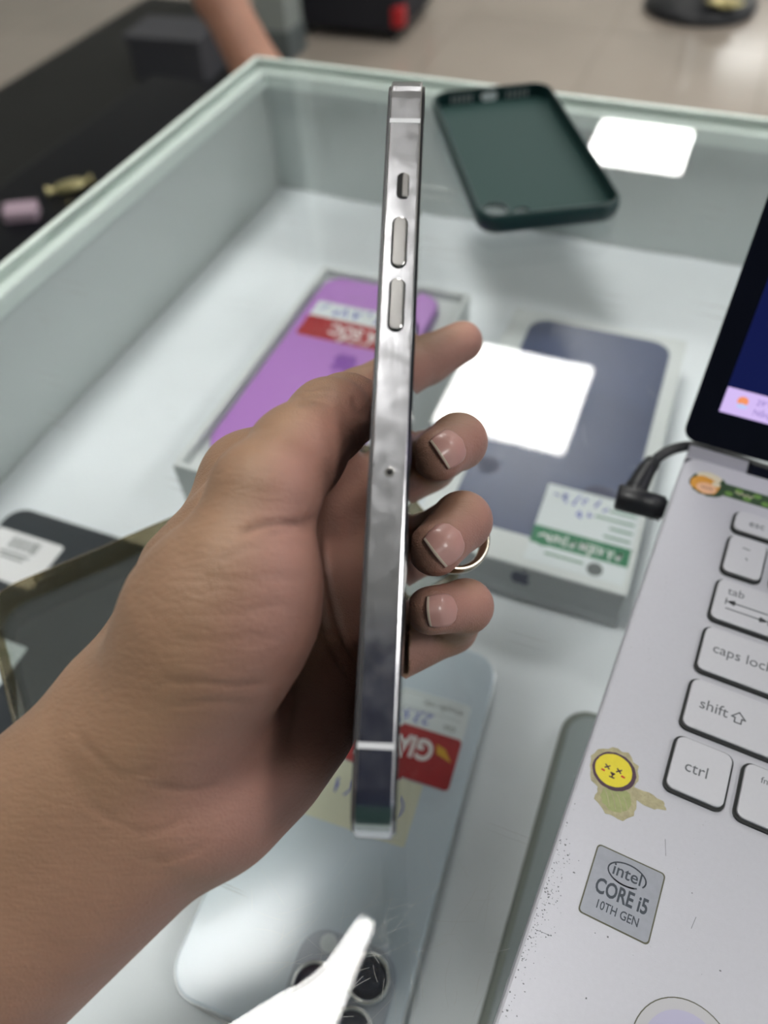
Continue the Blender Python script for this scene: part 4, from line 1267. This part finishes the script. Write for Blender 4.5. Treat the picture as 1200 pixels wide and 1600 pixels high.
def nail_geo(tip_prim, n_dir, width, length, back, reach=13.0):
    a0, b0, ra, rb = tip_prim
    ax_ = unit(b0 - a0)
    n_ = np.array(n_dir, float)
    n_ = unit(n_ - ax_ * (n_ @ ax_) * 0.55)
    s_ = unit(np.cross(ax_, n_))
    ad = unit(ax_ - n_ * (ax_ @ n_))
    NU, NV = 17, 15
    pts = []
    for j in range(NV):
        v = j / (NV - 1)
        prof = math.sqrt(max(0.0, 1 - (1 - min(1, v / .36)) ** 2.2)) * .97 + .03
        prof *= 1 - .10 * max(0, v - .75) / .25
        for i in range(NU):
            u = 2 * i / (NU - 1) - 1
            end = (1 - .12 * u * u) if v > .5 else 1
            s0 = back + length * (v * end if v > .5 else v)
            pts.append(b0 + ad * (s0) + s_ * u * prof * width / 2 + n_ * reach)
    P = np.array(pts)
    for _ in range(60):
        d = hand_sdf(P, False)
        P = P - n_ * np.clip(d, -.5, 3)[:, None] * .8
    # free edge keeps going straight past the fingertip
    G3 = P.reshape(NV, NU, 3)
    dropv = (G3 - b0) @ n_
    for j in range(1, NV):
        if j / (NV - 1) > .55:
            dropv[j] = np.maximum(dropv[j], dropv[j - 1] - .16)
    dropv = np.maximum(dropv, dropv.max() - 3.2)
    G3 = G3 + n_ * (dropv - (G3 - b0) @ n_)[..., None]
    top, bot = G3 + n_ * .38, G3 - n_ * .25
    V = np.concatenate([top.reshape(-1, 3), bot.reshape(-1, 3)])
    nn = NU * NV
    F_, mi = [], []
    for j in range(NV - 1):
        for i in range(NU - 1):
            q = (j * NU + i, j * NU + i + 1, (j + 1) * NU + i + 1, (j + 1) * NU + i)
            F_.append(q); mi.append(1 if j >= NV - 2 else 0)
            F_.append(tuple(k + nn for k in reversed(q))); mi.append(1 if j >= NV - 2 else 0)
    bd = [i for i in range(NU)] + [j * NU + NU - 1 for j in range(1, NV)] + [(NV - 1) * NU + i for i in range(NU - 2, -1, -1)] + [j * NU for j in range(NV - 2, 0, -1)]
    for a, b in zip(bd, bd[1:] + bd[:1]):
        F_.append((b, a, a + nn, b + nn)); mi.append(0)
    return V, F_, mi, top.reshape(-1, 3)[bd]
NAILS = [
    nail_geo(fingers['middle'][2], (.20, -.10, -.97), 9.6, 9.6, -5.2),
    nail_geo(fingers['ring'][2], (.15, -.05, -.98), 10.0, 10.0, -5.4),
    nail_geo(fingers['little'][2], (.05, -.10, -.99), 8.2, 9.0, -5.0),
    nail_geo(thumb[4], (-.88, -.46, .02), 10.5, 10.5, -4.0, 8.6),
]
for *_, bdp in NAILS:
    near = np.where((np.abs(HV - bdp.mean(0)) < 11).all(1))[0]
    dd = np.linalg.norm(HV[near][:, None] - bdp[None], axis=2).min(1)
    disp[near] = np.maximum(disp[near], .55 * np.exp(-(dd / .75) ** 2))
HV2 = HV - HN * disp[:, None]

def sstep(x, a, b):
    t = np.clip((x - a) / (b - a), 0, 1)
    return t * t * (3 - 2 * t)
TAN, PINK, ROSE = np.array([0.325, 0.192, 0.120]), np.array([0.358, 0.182, 0.142]), np.array([0.41, 0.205, 0.165])
palmness = sstep(HN[:, 0] * .8 - HN[:, 2] * .25, .1, .75)
tone = TAN * (1 - palmness[:, None]) + PINK * palmness[:, None]
for key_, tipp in (('index', I_T), ('middle', fingers['middle'][2][1]), ('ring', fingers['ring'][2][1]), ('little', fingers['little'][2][1])):
    w = np.exp(-((np.linalg.norm(HV - tipp, axis=1) / 11.0) ** 2))[:, None] * .7
    tone = tone * (1 - w) + ROSE * w
tone *= (1 - .30 * np.clip(disp / .9, 0, 1))[:, None]  # crease and nail-fold shade darkened into the skin colour
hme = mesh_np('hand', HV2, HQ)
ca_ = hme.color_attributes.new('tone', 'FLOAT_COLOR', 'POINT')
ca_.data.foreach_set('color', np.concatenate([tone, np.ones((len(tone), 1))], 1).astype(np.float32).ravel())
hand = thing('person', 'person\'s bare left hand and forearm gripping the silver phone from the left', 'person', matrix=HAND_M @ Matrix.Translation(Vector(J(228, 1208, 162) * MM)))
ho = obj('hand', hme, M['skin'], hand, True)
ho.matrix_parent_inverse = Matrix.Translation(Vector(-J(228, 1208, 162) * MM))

def add_nail(V, F_, mi):
    me = mesh_pf('fingernail', V * MM, F_)
    me.materials.append(M['nail']); me.materials.append(M['nailtip'])
    me.polygons.foreach_set('material_index', mi)
    bm_ = bmesh.new(); bm_.from_mesh(me); bmesh.ops.recalc_face_normals(bm_, faces=bm_.faces); bm_.to_mesh(me); bm_.free()
    o = obj('fingernail', me, None, hand, True)
    o.matrix_parent_inverse = Matrix.Translation(Vector(-J(228, 1208, 162) * MM))
    return o
for V_, F2_, mi_, _ in NAILS:
    add_nail(V_, F2_, mi_)

# ring worn on the finger with the second highest nail
ra_, rb_ = fingers['ring'][1][0], fingers['ring'][1][1]
rdir = unit(rb_ - ra_)
rc = ra_ + (rb_ - ra_) * .62 + np.array([2.0, 2.2, 0])
q_ = Vector(rdir).to_track_quat('Z', 'Y').to_matrix().to_4x4()
rg_ = obj('ring', loft('ring', [[((9.3 + 1.2 * math.cos(b)) * math.cos(a) * MM, (9.3 + 1.2 * math.cos(b)) * math.sin(a) * MM, 3.0 * math.sin(b) * MM) for b in [2 * PI * k / 12 for k in range(12)]] for a in [2 * PI * j / 48 for j in range(49)]], False), M['ring'], None, True)
rg_.matrix_world = HAND_M @ Matrix.Translation(Vector(rc * MM)) @ q_
tag(rg_, 'polished metal ring worn on the finger between the middle and little fingertips', 'ring')

# ------------------------------------------------------------------ bystander's leg beyond the counter's far left corner (world metres)
def cam_world(px, py, z_mm):
    v = HAND_M @ Vector((*CAMP(px, py, z_mm),))
    return np.array(v)
K1, K2 = cam_world(340, -10, 1800), cam_world(386, 95, 1830)
dl = unit(K2 - K1)
ank = K2 + dl * ((K2[2] - .10) / -dl[2])
knee = K1 - dl * ((.52 - K1[2]) / -dl[2] if K1[2] < .52 else 0.0)
hip = knee + np.array([-.02, .10, .40])
toe_dir = np.array([.10, -.99, 0]); toe_dir /= np.linalg.norm(toe_dir)
def leg_sdf(P):
    m = lambda v: np.asarray(v) * 1000
    heel = ank + np.array([0, .03, -.045])
    toe = heel + toe_dir * .19 + np.array([0, 0, -.015])
    calf = knee * .68 + ank * .32 + np.array([0, .025, 0])
    d = cone(P, m(hip), m(knee), 78, 57)
    for a, b, r1, r2 in ((knee, calf, 55, 60), (calf, ank, 58, 36), (ank, heel, 36, 34), (heel, toe, 33, 26)):
        d = smin(d, cone(P, m(a), m(b), r1, r2), 25)
    return np.maximum(d, -P[:, 2] + 12.6)
lo_ = np.minimum.reduce([hip, knee, ank]) * 1000 - 280
hi_ = np.maximum.reduce([hip, knee, ank]) * 1000 + 280
lo_[2] = -10
LV, LQ = surface_nets(leg_sdf, lo_, hi_, 9.0)
lorg = np.array([ank[0], ank[1], 0.0122])
lme = mesh_np('leg', LV - lorg * 1000, LQ)
la = lme.color_attributes.new('tone', 'FLOAT_COLOR', 'POINT')
la.data.foreach_set('color', np.tile(np.array([.40, .20, .135, 1], np.float32), len(LV)))
lp = thing('person', 'bare lower leg of a person standing beyond the counter\'s far left corner', 'person', tuple(lorg))
obj('leg', lme, M['skin'], lp, True)
sh = obj('shorts', tube_me('shorts', [tuple(knee + (hip - knee) * t - lorg) for t in (.35, .6, .85, 1.15)], [.088, .094, .104, .112], 20), M['shorts'], lp, True)

# the phone taking the picture, mirrored as the dark lower part of the steel band
tk = thing('smartphone', 'dark phone taking the picture, mirrored dark in the lower steel band', 'phone', matrix=HAND_M @ Matrix.Translation((0, .051, -.004)))
slab('body', -.066, -.080, .012, .080, -.008, -.0005, M['navyprint'], tk, r=.010, bev=.001, seg=6)
slab('screen_glass', -.064, -.078, .010, .078, -.0086, -.008, M['blackglass'], tk, r=.009, seg=6)
